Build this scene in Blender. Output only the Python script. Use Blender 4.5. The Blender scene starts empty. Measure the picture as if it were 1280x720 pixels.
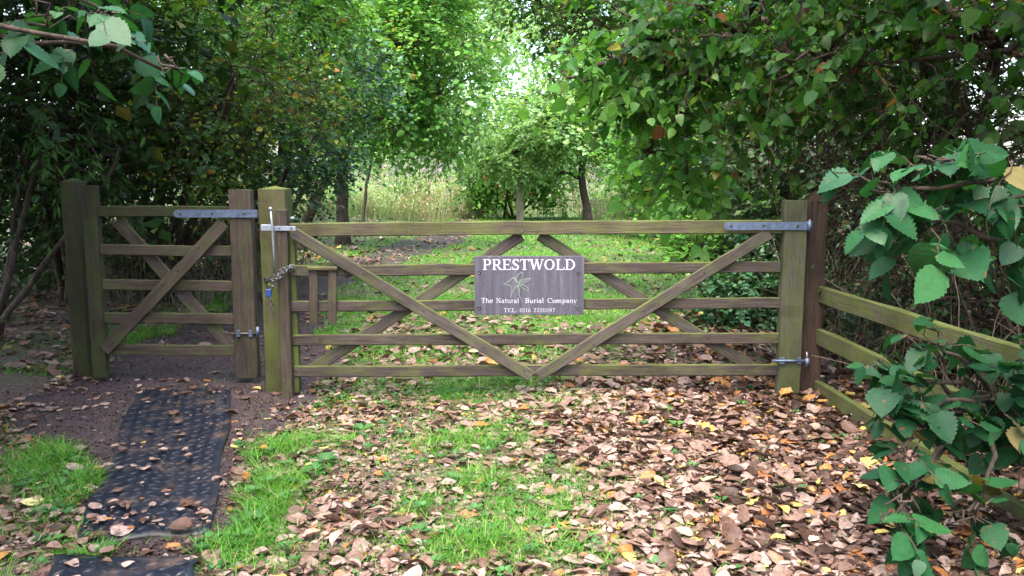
import bpy, math
import numpy as np
from mathutils import Matrix, Vector
rng = np.random.default_rng(7)
S = bpy.context.scene
COL = S.collection
R = math.radians
# ------------------------------------------------------------------ camera
CAMZ, PITCH, F = 1.525, R(7.34), 1048.0
cam_d = bpy.data.cameras.new("camera"); cam = bpy.data.objects.new("camera", cam_d); COL.objects.link(cam)
cam.location = (0, 0, CAMZ); cam.rotation_euler = (R(90) - PITCH, 0, 0)
cam_d.sensor_width = 36; cam_d.lens = F / 1280 * 36; cam_d.clip_start = .05; cam_d.clip_end = 500
S.camera = cam

def W(px, py, Y):
    """survey: where the line of sight through a pixel of the photo meets the upright plane at distance Y"""
    v = (360 - py) / F
    dy = math.cos(PITCH) + v * math.sin(PITCH); dz = -math.sin(PITCH) + v * math.cos(PITCH)
    t = Y / dy
    return Vector(((px - 640) / F * t, Y, CAMZ + dz * t))

def G(px, py, z=0.0):
    v = (360 - py) / F
    dy = math.cos(PITCH) + v * math.sin(PITCH); dz = -math.sin(PITCH) + v * math.cos(PITCH)
    t = (z - CAMZ) / dz
    return Vector(((px - 640) / F * t, dy * t, z))

# ------------------------------------------------------------------ render / light
S.render.engine = 'CYCLES'
cy = S.cycles
cy.max_bounces = 8; cy.diffuse_bounces = 5; cy.glossy_bounces = 2; cy.transmission_bounces = 6; cy.transparent_max_bounces = 4
cy.use_denoising = True; cy.sample_clamp_indirect = 6
S.view_settings.view_transform = 'Standard'; S.view_settings.look = 'None'; S.view_settings.gamma = 1
S.view_settings.exposure = 3.15
SUN_EL, SUN_AZ = R(68), R(200)          # azimuth measured from +Y towards +X
w = bpy.data.worlds.new("World"); S.world = w; w.use_nodes = True
nt = w.node_tree; nt.nodes.clear()
sky = nt.nodes.new('ShaderNodeTexSky'); sky.sky_type = 'NISHITA'; sky.sun_disc = False
sky.sun_elevation = SUN_EL; sky.sun_rotation = SUN_AZ; sky.air_density = 1.0; sky.dust_density = 4.5; sky.ozone_density = .6
bg = nt.nodes.new('ShaderNodeBackground'); bg.inputs['Strength'].default_value = .15
wo = nt.nodes.new('ShaderNodeOutputWorld')
nt.links.new(sky.outputs[0], bg.inputs[0]); nt.links.new(bg.outputs[0], wo.inputs[0])
sd = bpy.data.lights.new("sun", 'SUN'); sd.energy = .55; sd.angle = R(50); sd.color = (1, .97, .92)
sun = bpy.data.objects.new("sun", sd); COL.objects.link(sun)
sv = Vector((math.cos(SUN_EL) * math.sin(SUN_AZ), math.cos(SUN_EL) * math.cos(SUN_AZ), math.sin(SUN_EL)))
sun.rotation_euler = sv.to_track_quat('Z', 'Y').to_euler(); sun.location = sv * 60

# ------------------------------------------------------------------ materials
class NT:
    def __init__(s, name):
        s.m = bpy.data.materials.new(name); s.m.use_nodes = True; s.t = s.m.node_tree; s.t.nodes.clear()
    def n(s, typ, **kw):
        nd = s.t.nodes.new(typ)
        for k, v in kw.items():
            if k.startswith('i_'):
                key = k[2:]
                nd.inputs[int(key) if key.isdigit() else key.replace('_', ' ')].default_value = v
            else: setattr(nd, k, v)
        return nd
    def l(s, a, b): s.t.links.new(a, b)
    def ramp(s, fac, stops, interp='LINEAR'):
        r = s.n('ShaderNodeValToRGB'); e = r.color_ramp.elements; r.color_ramp.interpolation = interp
        e[0].position = stops[0][0]; e[0].color = (*stops[0][1], 1)
        e[1].position = stops[-1][0]; e[1].color = (*stops[-1][1], 1)
        for p, c in stops[1:-1]:
            x = e.new(p); x.color = (*c, 1)
        s.l(fac, r.inputs[0]); return r.outputs[0]
    def noise(s, vec, scale, detail=4, rough=.6, out=0):
        q = s.n('ShaderNodeTexNoise'); q.inputs['Scale'].default_value = scale; q.inputs['Detail'].default_value = detail
        q.inputs['Roughness'].default_value = rough
        if vec is not None: s.l(vec, q.inputs['Vector'])
        return q.outputs[out]
    def mix(s, fac, a, b, mode='MIX'):
        q = s.n('ShaderNodeMix', data_type='RGBA', blend_type=mode)
        for sock, v in ((q.inputs[0], fac), (q.inputs[6], a), (q.inputs[7], b)):
            if isinstance(v, (int, float)): sock.default_value = v
            elif isinstance(v, tuple): sock.default_value = (*v, 1)
            else: s.l(v, sock)
        return q.outputs[2]
    def math(s, op, a, b=None):
        q = s.n('ShaderNodeMath', operation=op)
        for i, v in enumerate((a, b)):
            if v is None: continue
            if isinstance(v, (int, float)): q.inputs[i].default_value = v
            else: s.l(v, q.inputs[i])
        return q.outputs[0]
    def bump(s, h, strength, dist):
        b = s.n('ShaderNodeBump'); b.inputs['Strength'].default_value = strength; b.inputs['Distance'].default_value = dist
        s.l(h, b.inputs['Height']); return b.outputs[0]
    def principled(s, col, rough=.6, spec=.4, metal=0, normal=None, out=True):
        p = s.n('ShaderNodeBsdfPrincipled')
        for k, v in (('Base Color', col), ('Roughness', rough), ('Metallic', metal)):
            if isinstance(v, tuple): p.inputs[k].default_value = (*v, 1)
            elif isinstance(v, (int, float)): p.inputs[k].default_value = v
            else: s.l(v, p.inputs[k])
        p.inputs['Specular IOR Level'].default_value = spec
        if normal is not None: s.l(normal, p.inputs['Normal'])
        if out: s.out(p.outputs[0])
        return p
    def out(s, sh):
        o = s.n('ShaderNodeOutputMaterial'); s.l(sh, o.inputs[0])

def leaf_mat(name, stops, trans=.35, rough=.45, spec=.26, tint=(1.25, 1.25, .55), under=None):
    k = NT(name)
    a = k.n('ShaderNodeAttribute', attribute_name='rnd')
    c = k.ramp(a.outputs['Fac'], stops)
    geo = k.n('ShaderNodeNewGeometry')
    nz = k.noise(geo.outputs['Position'], 55, 2)
    c = k.mix(.8 if name == 'litter' else .35, c, k.ramp(nz, [(.3, (.35, .4, .35)), (.7, (1.25, 1.2, 1.15))]), 'MULTIPLY') if under is None else c
    p = k.principled(c, rough, spec, out=False)
    t = k.n('ShaderNodeBsdfTranslucent')
    k.l(k.mix(1.0, c, tint, 'MULTIPLY'), t.inputs[0])
    m = k.n('ShaderNodeMixShader'); m.inputs[0].default_value = trans
    k.l(p.outputs[0], m.inputs[1]); k.l(t.outputs[0], m.inputs[2]); k.out(m.outputs[0])
    return k.m

M = {}
M['leaf_mid'] = leaf_mat('leaf_mid', [(0, (.05, .14, .03)), (.5, (.08, .21, .035)), (.93, (.13, .28, .05)), (1, (.3, .25, .04))], trans=.42)
M['leaf_hazel'] = leaf_mat('leaf_hazel', [(0, (.008, .043, .016)), (.6, (.015, .075, .026)), (.93, (.028, .11, .032)), (1, (.12, .1, .03))], trans=.3, rough=.5, spec=.25, tint=(1.4, 1.5, .5))
M['leaf_lime'] = leaf_mat('leaf_lime', [(0, (.022, .08, .014)), (.5, (.04, .14, .02)), (.9, (.10, .2, .03)), (.97, (.2, .15, .03)), (1, (.2, .08, .03))], trans=.52, rough=.4)
M['leaf_green'] = leaf_mat('leaf_green', [(0, (.03, .095, .018)), (.5, (.05, .15, .025)), (.9, (.09, .21, .03)), (.97, (.24, .22, .03)), (1, (.25, .13, .03))])
M['leaf_bright'] = leaf_mat('leaf_bright', [(0, (.06, .18, .03)), (.5, (.10, .27, .04)), (.93, (.18, .35, .06)), (1, (.3, .28, .05))], trans=.45)
M['leaf_pale'] = leaf_mat('leaf_pale', [(0, (.15, .3, .10)), (.5, (.21, .38, .14)), (1, (.3, .44, .15))], trans=.5)  # pale colour stands in for haze and glow on the far trees
M['leaf_dark'] = leaf_mat('leaf_dark', [(0, (.012, .034, .010)), (.6, (.025, .065, .016)), (.95, (.05, .10, .022)), (1, (.16, .15, .03))], trans=.25)  # colour darkened to deepen the shade along both sides
M['leaf_blue'] = leaf_mat('leaf_blue', [(0, (.025, .085, .035)), (.6, (.04, .13, .05)), (1, (.07, .18, .06))], trans=.25, rough=.38)
M['leaf_yellow'] = leaf_mat('leaf_yellow', [(0, (.03, .09, .018)), (.45, (.06, .15, .02)), (.72, (.14, .22, .02)), (.92, (.34, .33, .03)), (1, (.38, .16, .03))], trans=.4)
M['litter'] = leaf_mat('litter', [(0, (.018, .010, .007)), (.2, (.05, .027, .019)), (.4, (.11, .062, .046)), (.6, (.185, .118, .096)), (.8, (.30, .22, .195)), (.84, (.22, .085, .03)), (.9, (.34, .15, .05)), (.935, (.42, .3, .08)), (.97, (.5, .44, .14)), (1, (.52, .48, .42))], trans=.1, rough=.55, spec=.25, tint=(1.1, .8, .5))
M['grass'] = leaf_mat('grass', [(0, (.035, .12, .012)), (.5, (.06, .2, .018)), (.9, (.11, .3, .03)), (1, (.3, .28, .1))], trans=.4, under=1)
M['dry_grass'] = leaf_mat('dry_grass', [(0, (.12, .22, .07)), (.35, (.26, .38, .17)), (.5, (.33, .33, .2)), (.78, (.4, .3, .23)), (1, (.26, .15, .12))], trans=.3, under=1)

def blemish(m):
    t = m.node_tree; p = [n for n in t.nodes if n.type == 'BSDF_PRINCIPLED'][0]; src = p.inputs['Base Color'].links[0].from_socket
    geo = t.nodes.new('ShaderNodeNewGeometry'); nz = t.nodes.new('ShaderNodeTexNoise'); nz.inputs['Scale'].default_value = 26; nz.inputs['Detail'].default_value = 3
    t.links.new(geo.outputs['Position'], nz.inputs['Vector']); rp = t.nodes.new('ShaderNodeValToRGB'); rp.color_ramp.elements[0].position = .66; rp.color_ramp.elements[1].position = .70
    t.links.new(nz.outputs[0], rp.inputs[0]); mx = t.nodes.new('ShaderNodeMix'); mx.data_type = 'RGBA'; mx.inputs[7].default_value = (.13, .06, .025, 1)
    t.links.new(rp.outputs[0], mx.inputs[0]); t.links.new(src, mx.inputs[6]); t.links.new(mx.outputs[2], p.inputs['Base Color'])
blemish(M['leaf_hazel']); blemish(M['leaf_lime'])
def bark(name, c1, c2):
    k = NT(name); tc = k.n('ShaderNodeTexCoord'); mp = k.n('ShaderNodeMapping'); mp.inputs['Scale'].default_value = (6, 6, 1.2)
    k.l(tc.outputs['Object'], mp.inputs[0]); nz = k.noise(mp.outputs[0], 6, 6)
    k.principled(k.ramp(nz, [(.3, c1), (.7, c2)]), .85, .2, normal=k.bump(nz, .8, .02)); return k.m
M['bark'] = bark('bark', (.02, .015, .012), (.08, .06, .045))
M['bark_pale'] = bark('bark_pale', (.07, .055, .04), (.18, .15, .11))
M['twig'] = bark('twig', (.025, .018, .013), (.075, .05, .036))

def wood(name, dark, light, green, algae, topgreen=.8, seed=0):
    """weathered softwood: grain along local x, algae film in blotches and on up-facing sides"""
    k = NT(name); tc = k.n('ShaderNodeTexCoord'); oi = k.n('ShaderNodeObjectInfo')
    off = k.n('ShaderNodeVectorMath', operation='MULTIPLY_ADD'); off.inputs[1].default_value = (1, 1, 1)
    k.l(tc.outputs['Object'], off.inputs[0])
    cmb = k.n('ShaderNodeCombineXYZ'); k.l(k.math('MULTIPLY', oi.outputs['Random'], 37.0), cmb.inputs[0]); k.l(k.math('MULTIPLY', oi.outputs['Random'], 11.0), cmb.inputs[2])
    k.l(cmb.outputs[0], off.inputs[2])
    mp = k.n('ShaderNodeMapping'); mp.inputs['Scale'].default_value = (1.2, 26, 26); k.l(off.outputs[0], mp.inputs[0])
    grain = k.noise(mp.outputs[0], 3.2, 7, .65)
    mp2 = k.n('ShaderNodeMapping'); mp2.inputs['Scale'].default_value = (4, 90, 90); k.l(off.outputs[0], mp2.inputs[0])
    fine = k.noise(mp2.outputs[0], 3, 3, .6)
    base = k.ramp(grain, [(.28, dark), (.5, tuple((a + b) / 2 for a, b in zip(dark, light))), (.72, light)])
    mp3 = k.n('ShaderNodeMapping'); mp3.inputs['Scale'].default_value = (2.0, 6, 6); k.l(off.outputs[0], mp3.inputs[0])
    blot = k.noise(mp3.outputs[0], 2.6, 8, .68)
    geo = k.n('ShaderNodeNewGeometry'); sep = k.n('ShaderNodeSeparateXYZ'); k.l(geo.outputs['Normal'], sep.inputs[0])
    up = k.math('MULTIPLY', k.math('MAXIMUM', sep.outputs[2], 0.0), topgreen)
    sp = k.n('ShaderNodeSeparateXYZ'); k.l(geo.outputs['Position'], sp.inputs[0])
    low = k.math('MULTIPLY', k.math('MAXIMUM', k.math('SUBTRACT', .5, sp.outputs[2]), 0.0), .35)
    a = k.math('ADD', k.math('ADD', k.math('MULTIPLY', k.math('SUBTRACT', blot, .5), 4.2), algae), k.math('ADD', up, low))
    a2 = k.math('MULTIPLY', a, k.math('ADD', .45, fine))
    am = k.n('ShaderNodeClamp'); k.l(a2, am.inputs[0]); am.inputs[2].default_value = .92
    gcol = k.mix(fine, tuple(g * .55 for g in green), green)
    c = k.mix(am.outputs[0], base, gcol)
    big = k.noise(off.outputs[0], 1.7, 5, .7)
    c = k.mix(.75, c, k.ramp(big, [(.34, (.5, .46, .42)), (.52, (.95, .95, .95)), (.7, (1.3, 1.3, 1.25))]), 'MULTIPLY')
    spk = k.noise(off.outputs[0], 70, 3)
    c = k.mix(k.ramp(spk, [(.67, (0, 0, 0)), (.76, (.3, .3, .3))]), c, (.30, .29, .25))
    h = k.math('ADD', grain, k.math('MULTIPLY', fine, .5))
    k.principled(c, .78, .25, normal=k.bump(h, .7, .006)); return k.m
M['wood_rail'] = wood('wood_rail', (.018, .013, .012), (.078, .06, .053), (.085, .105, .022), .0, 1.1)
M['wood_top'] = wood('wood_top', (.03, .024, .016), (.105, .085, .056), (.09, .11, .025), .35)
M['wood_brace'] = wood('wood_brace', (.024, .019, .017), (.095, .077, .067), (.085, .105, .025), .02, 1.1)
M['wood_green'] = wood('wood_green', (.036, .03, .018), (.115, .095, .055), (.085, .115, .018), .6)
M['wood_stile'] = wood('wood_stile', (.036, .033, .024), (.105, .096, .072), (.068, .085, .026), .4)
M['wood_brown'] = wood('wood_brown', (.024, .018, .014), (.08, .058, .046), (.065, .08, .024), .1)
M['wood_red'] = wood('wood_red', (.014, .009, .006), (.06, .036, .024), (.05, .05, .015), -.35, .2)
M['wood_fence'] = wood('wood_fence', (.04, .037, .024), (.12, .11, .068), (.09, .115, .026), .55)
M['wood_pale'] = wood('wood_pale', (.12, .11, .08), (.3, .28, .2), (.2, .23, .1), .1)
M['wood_shaded'] = wood('wood_shaded', (.012, .01, .007), (.045, .036, .025), (.04, .055, .01), .4)  # algae green wood, darkened to put the far left shade into its colour

def metal(name, c1, c2, rough=.5, met=.7):
    k = NT(name); tc = k.n('ShaderNodeTexCoord'); nz = k.noise(tc.outputs['Object'], 35, 5)
    k.principled(k.ramp(nz, [(.3, c1), (.7, c2)]), rough, .5, met, k.bump(nz, .25, .002)); return k.m
M['galv'] = metal('galv', (.06, .085, .13), (.14, .18, .26), .5, .55)
M['galv_light'] = metal('galv_light', (.17, .2, .25), (.3, .33, .39), .42, .5)
M['steel'] = metal('steel', (.07, .07, .075), (.2, .2, .21), .4, .9)
M['bolt'] = metal('bolt', (.05, .045, .04), (.14, .12, .1), .5, .6)
M['pad_blue'] = metal('pad_blue', (.01, .03, .12), (.02, .06, .2), .35, .1)
M['iron'] = metal('iron', (.012, .012, .014), (.04, .04, .045), .45, .4)
k = NT('sign_slate'); tc = k.n('ShaderNodeTexCoord'); mp = k.n('ShaderNodeMapping'); mp.inputs['Scale'].default_value = (22, 1, 1.2)
k.l(tc.outputs['Object'], mp.inputs[0]); st = k.noise(mp.outputs[0], 1.6, 5); fi = k.noise(tc.outputs['Object'], 60, 4)
c = k.ramp(st, [(.3, (.034, .032, .043)), (.55, (.062, .058, .078)), (.75, (.115, .105, .135))])
c = k.mix(.5, c, k.ramp(fi, [(.35, (.7, .7, .7)), (.7, (1.2, 1.2, 1.2))]), 'MULTIPLY')
k.principled(c, .5, .45, normal=k.bump(fi, .2, .001)); M['slate'] = k.m
k = NT('lettering_white'); tc = k.n('ShaderNodeTexCoord'); fi = k.noise(tc.outputs['Object'], 120, 3)
k.principled(k.ramp(fi, [(.3, (.3, .3, .34)), (.6, (.5, .5, .55))]), .6); M['letter'] = k.m
k = NT('emblem_pale'); k.principled((.20, .25, .2), .7); M['emblem'] = k.m
k = NT('berry_red'); k.principled((.45, .03, .015), .3, .5); M['berry'] = k.m
k = NT('berry_dark'); k.principled((.2, .01, .012), .3, .5); M['haw'] = k.m

# ground
k = NT('ground_soil'); geo = k.n('ShaderNodeNewGeometry'); P = geo.outputs['Position']
n1 = k.noise(P, 1.3, 6); n2 = k.noise(P, 38, 5, .7); n3 = k.noise(P, 7, 4)
soil = k.ramp(n2, [(.3, (.035, .022, .018)), (.55, (.10, .07, .058)), (.75, (.2, .15, .125))])
turf = k.ramp(n2, [(.3, (.025, .06, .012)), (.7, (.07, .15, .025))])
sp = k.n('ShaderNodeSeparateXYZ'); k.l(P, sp.inputs[0])
far = k.n('ShaderNodeMapRange'); k.l(sp.outputs[1], far.inputs[0]); far.inputs[1].default_value = 7; far.inputs[2].default_value = 13
fac = k.math('ADD', k.math('MULTIPLY', k.math('SUBTRACT', n1, .52), 3), k.math('MULTIPLY', far.outputs[0], .75))
cl = k.n('ShaderNodeClamp'); k.l(fac, cl.inputs[0]); cl.inputs[2].default_value = .85
k.principled(k.mix(cl.outputs[0], soil, turf), .9, .25, normal=k.bump(k.math('ADD', n2, n3), .9, .02)); M['ground'] = k.m
k = NT('path_gravel'); geo = k.n('ShaderNodeNewGeometry'); P = geo.outputs['Position']
vo = k.n('ShaderNodeTexVoronoi'); vo.inputs['Scale'].default_value = 75; k.l(P, vo.inputs['Vector'])
n2 = k.noise(P, 90, 5, .7); n1 = k.noise(P, 3, 5)
c = k.ramp(n2, [(.3, (.013, .008, .009)), (.55, (.047, .031, .033)), (.75, (.15, .11, .11))])
c = k.mix(.6, c, k.ramp(n1, [(.35, (.6, .55, .55)), (.7, (1.25, 1.2, 1.2))]), 'MULTIPLY')
k.principled(c, .75, .35, normal=k.bump(k.math('ADD', vo.outputs[0], n2), .9, .012)); M['path'] = k.m
k = NT('rubber_mat'); geo = k.n('ShaderNodeNewGeometry'); P = geo.outputs['Position']
n1 = k.noise(P, 6, 6, .65); n2 = k.noise(P, 60, 4)
c = k.ramp(n1, [(.48, (.006, .008, .014)), (.57, (.014, .013, .016)), (.68, (.055, .036, .028))])
ro = k.ramp(n1, [(.4, (.4, .4, .4)), (.65, (.6, .6, .6))])
k.principled(c, ro, .3, normal=k.bump(n2, .25, .004)); M['rubber'] = k.m

# ------------------------------------------------------------------ object helpers
def empty(name, loc, label, cat, group=None):
    o = bpy.data.objects.new(name, None); COL.objects.link(o); o.location = loc; o.empty_display_size = .2
    o['label'] = label; o['category'] = cat
    if group: o['group'] = group
    return o
def tag(o, label=None, cat=None, group=None, kind=None):
    for key, v in (('label', label), ('category', cat), ('group', group), ('kind', kind)):
        if v: o[key] = v
    return o
def link(name, me, mat, parent=None, matrix=None):
    """parts are modelled in world coordinates, then shifted to their thing's base"""
    o = bpy.data.objects.new(name, me); COL.objects.link(o)
    if mat is not None: me.materials.append(mat)
    if matrix is not None:
        o.location = matrix.to_translation(); o.rotation_euler = matrix.to_euler()
    if parent is not None:
        base = Vector(parent.location); p = parent.parent
        o.parent = parent
        while p is not None: base = base + p.location; p = p.parent
        o.location = Vector(o.location) - base
    return o
def mesh_np(name, V, sizes, loops, rnd=None, smooth=False):
    me = bpy.data.meshes.new(name)
    V = np.ascontiguousarray(V, np.float32); loops = np.ascontiguousarray(loops, np.int32); sizes = np.asarray(sizes, np.int32)
    me.vertices.add(len(V)); me.vertices.foreach_set('co', V.ravel())
    me.loops.add(len(loops)); me.loops.foreach_set('vertex_index', loops)
    st = np.zeros(len(sizes), np.int32); st[1:] = np.cumsum(sizes)[:-1]
    me.polygons.add(len(sizes)); me.polygons.foreach_set('loop_start', st)
    me.update(calc_edges=True)
    if rnd is not None:
        a = me.attributes.new('rnd', 'FLOAT', 'FACE'); a.data.foreach_set('value', np.ascontiguousarray(rnd, np.float32))
    me.polygons.foreach_set('use_smooth', np.full(len(sizes), smooth, bool))
    return me
class Geo:
    """collects vertices and faces for one mesh"""
    def __init__(s): s.V = []; s.L = []; s.S = []; s.R = []; s.n = 0
    def add(s, V, faces=None, sizes=None, loops=None, rnd=None):
        V = np.asarray(V, float).reshape(-1, 3)
        if faces is not None:
            sizes = np.array([len(f) for f in faces]); loops = np.array([i for f in faces for i in f])
        s.V.append(V); s.L.append(np.asarray(loops) + s.n); s.S.append(np.asarray(sizes)); s.n += len(V)
        s.R.append(np.zeros(len(sizes)) if rnd is None else rnd)
    def mesh(s, name, smooth=False, attr=False):
        return mesh_np(name, np.concatenate(s.V), np.concatenate(s.S), np.concatenate(s.L), np.concatenate(s.R) if attr else None, smooth)
def norm(a): return a / np.maximum(np.linalg.norm(a, axis=-1, keepdims=True), 1e-9)

def tubes(g, P, Rad, sides=4, rnd=None):
    """P (N,M,3) polylines, Rad (N,M)"""
    P = np.asarray(P, float); N, Mn, _ = P.shape; Rad = np.broadcast_to(Rad, (N, Mn))
    T = norm(np.gradient(P, axis=1)); ref = np.where(np.abs(T[..., 2:3]) > .8, np.array([1., 0, 0]), np.array([0, 0, 1.]))
    A = norm(np.cross(T, ref)); B = np.cross(T, A)
    an = np.arange(sides) * 2 * np.pi / sides
    V = P[:, :, None] + Rad[:, :, None, None] * (np.cos(an)[None, None, :, None] * A[:, :, None] + np.sin(an)[None, None, :, None] * B[:, :, None])
    idx = np.arange(N * Mn * sides).reshape(N, Mn, sides); nx = np.roll(idx, -1, 2)
    q = np.stack([idx[:, :-1], nx[:, :-1], nx[:, 1:], idx[:, 1:]], -1).reshape(-1, 4)
    sz = np.full(len(q), 4); lo = q.ravel()
    caps = np.concatenate([idx[:, 0, ::-1], idx[:, -1]], 0)
    sz = np.concatenate([sz, np.full(len(caps), sides)]); lo = np.concatenate([lo, caps.ravel()])
    g.add(V.reshape(-1, 3), sizes=sz, loops=lo, rnd=None if rnd is None else np.full(len(sz), rnd))

def tube_obj(name, pts, rad, mat, parent=None, sides=10, smooth=True):
    g = Geo(); tubes(g, np.array([[tuple(p) for p in pts]]), np.array([rad]) if np.ndim(rad) else np.full((1, len(pts)), rad), sides)
    return link(name, g.mesh(name, smooth), mat, parent)

def axes(p0, p1, up=(0, 0, 1)):
    x = (Vector(p1) - Vector(p0)).normalized(); u = Vector(up); y = u.cross(x).normalized(); z = x.cross(y)
    m = Matrix((x, y, z)).transposed().to_4x4(); m.translation = Vector(p0); return m

def sweep_mesh(name, length, wid, thk, segs=14, ch=.006, jit=.0015, cap=None, seed=0):
    """chamfered board along local x; width = local z, thickness = local y; cap: height of a four-sided point"""
    r = np.random.default_rng(seed + 101)
    a, b = thk / 2, wid / 2
    sec = np.array([(-a + ch, -b), (a - ch, -b), (a, -b + ch), (a, b - ch), (a - ch, b), (-a + ch, b), (-a, b - ch), (-a, -b + ch)])
    xs = list(np.linspace(0, length - (cap or 0), segs)); sc = [1.0] * segs
    xs = [-0.0] + [.004] + xs[1:-1]
    if cap: xs += [length - cap]; sc = [.985] + [1.0] * (len(xs) - 1); xs += [length - .003, length]; sc += [.06, .02]
    else: xs += [length - .004, length]; sc = [.95] + [1.0] * (len(xs) - 2) + [.95]
    bend = np.cumsum(r.normal(0, jit * .5, (len(xs), 2)), 0); bend -= np.linspace(bend[0], bend[-1], len(xs))
    V = []
    for i, (x, s_) in enumerate(zip(xs, sc)):
        q = sec * s_ + bend[i] + r.normal(0, jit * .5, sec.shape) * (s_ > .5)
        V += [(x, y, z) for y, z in q]
    F_ = []
    for i in range(len(xs) - 1):
        for j in range(8):
            F_.append((i * 8 + j, i * 8 + (j + 1) % 8, (i + 1) * 8 + (j + 1) % 8, (i + 1) * 8 + j))
    F_.append(tuple(range(7, -1, -1))); n = (len(xs) - 1) * 8; F_.append(tuple(n + j for j in range(8)))
    F_ = [f[::-1] for f in F_]
    g = Geo(); g.add(V, F_); return g.mesh(name)
_sd = [0]
def board(name, p0, p1, wid, thk, mat, parent, up=(0, 0, 1), **kw):
    _sd[0] += 1
    L = (Vector(p1) - Vector(p0)).length
    return link(name, sweep_mesh(name, L, wid, thk, seed=_sd[0], **kw), M[mat] if isinstance(mat, str) else mat, parent, axes(p0, p1, up))
def box(g, c, s, rot=None):
    x, y, z = (v / 2 for v in s); ch = min(s) * .12
    V = []
    for (zz, k_) in ((-z, 0), (-z + ch, 1), (z - ch, 1), (z, 0)):
        e = ch * (1 - k_)
        V += [(-x + e, -y + e, zz), (x - e, -y + e, zz), (x - e, y - e, zz), (-x + e, y - e, zz)]
    V = np.array(V)
    if rot is not None: V = V @ np.array(rot).T
    V = V + np.array(c)
    F_ = [(3, 2, 1, 0), (12, 13, 14, 15)]
    for i in range(3):
        for j in range(4): F_.append((i * 4 + j, i * 4 + (j + 1) % 4, i * 4 + 4 + (j + 1) % 4, i * 4 + 4 + j))
    g.add(V, F_)
def box_obj(name, c, s, mat, parent=None):
    g = Geo(); box(g, c, s); return link(name, g.mesh(name), mat, parent)
def bolt_heads(name, pts, r, mat, parent):
    """domed bolt head facing the camera side (-Y); one object each"""
    for p in pts:
        V = [(p[0], p[1] - r * .55, p[2])]; F_ = []
        for ring, (q, d) in enumerate(((.6, .45), (1, .0), (1, -.3))):
            for i in range(8):
                a = i * math.pi / 4; V.append((p[0] + r * q * math.cos(a), p[1] - r * d, p[2] + r * q * math.sin(a)))
        for i in range(8):
            F_.append((0, 1 + (i + 1) % 8, 1 + i)[::-1])
            for k_ in (0, 1): F_.append((1 + k_ * 8 + i, 1 + k_ * 8 + (i + 1) % 8, 9 + k_ * 8 + (i + 1) % 8, 9 + k_ * 8 + i))
        g = Geo(); g.add(V, F_); link(name, g.mesh(name, True), mat, parent)

# ------------------------------------------------------------------ terrain
def H(x, y):
    x = np.asarray(x, float); y = np.asarray(y, float)
    h = .018 * np.sin(x * 1.7 + .6) * np.sin(y * 1.3) + .012 * np.sin(x * 3.1 + y * 2.3) + .01 * np.sin(y * 4.1 - x * 1.9)
    side = np.clip((np.abs(x - .4) - 3.6) / 3, 0, 1) * .18
    return h + side * (y > 0)
def sheet(name, xs, ys, mat, off=0.0, inside=None):
    X, Y = np.meshgrid(xs, ys); V = np.stack([X, Y, H(X, Y) + off], -1).reshape(-1, 3)
    n, m = len(xs), len(ys); i = np.arange(n * m).reshape(m, n)
    q = np.stack([i[:-1, :-1], i[:-1, 1:], i[1:, 1:], i[1:, :-1]], -1).reshape(-1, 4)
    return link(name, mesh_np(name, V, np.full(len(q), 4), q.ravel(), smooth=True), M[mat])
gx = np.concatenate([np.linspace(-140, -10, 14), np.arange(-9.5, 9.6, .15), np.linspace(10, 140, 14)])
gy = np.concatenate([np.linspace(-60, -3, 8), np.arange(-2.5, 20, .15), np.arange(20, 45, .6), np.linspace(46, 240, 20)])
tag(sheet('ground', gx, gy, 'ground'), kind='structure')
# footpath: ribbon following a centre line
def path_c(y):
    ys = np.array([-3, 3.0, 4.3, 5.0, 7, 9, 12, 15, 18, 21, 25, 30]); xs = np.array([-.6, -1.38, -1.82, -2.3, -2.5, -2.75, -2.95, -2.75, -2.35, -2.0, -1.7, -1.8])
    return np.interp(y, ys, xs)
def path_w(y):
    return np.interp(y, [-3, 3, 4.2, 5.0, 6.5, 8, 11, 16, 20, 30], [.28, .28, .36, .9, 1.1, .85, .5, .6, .85, .4]) + .08 * np.sin(y * 3.7) + .05 * np.sin(y * 9.1)
ys = np.arange(-3, 29, .12); U = np.linspace(-1, 1, 13)
X = path_c(ys)[:, None] + path_w(ys)[:, None] * U[None]; Y = np.repeat(ys[:, None], 13, 1)
V = np.stack([X, Y, H(X, Y) + .014 - .02 * np.abs(U)[None] ** 6], -1).reshape(-1, 3)
i = np.arange(len(V)).reshape(len(ys), 13); q = np.stack([i[:-1, :-1], i[:-1, 1:], i[1:, 1:], i[1:, :-1]], -1).reshape(-1, 4)
tag(link('footpath', mesh_np('footpath', V, np.full(len(q), 4), q.ravel(), smooth=True), M['path']), kind='structure')

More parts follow.
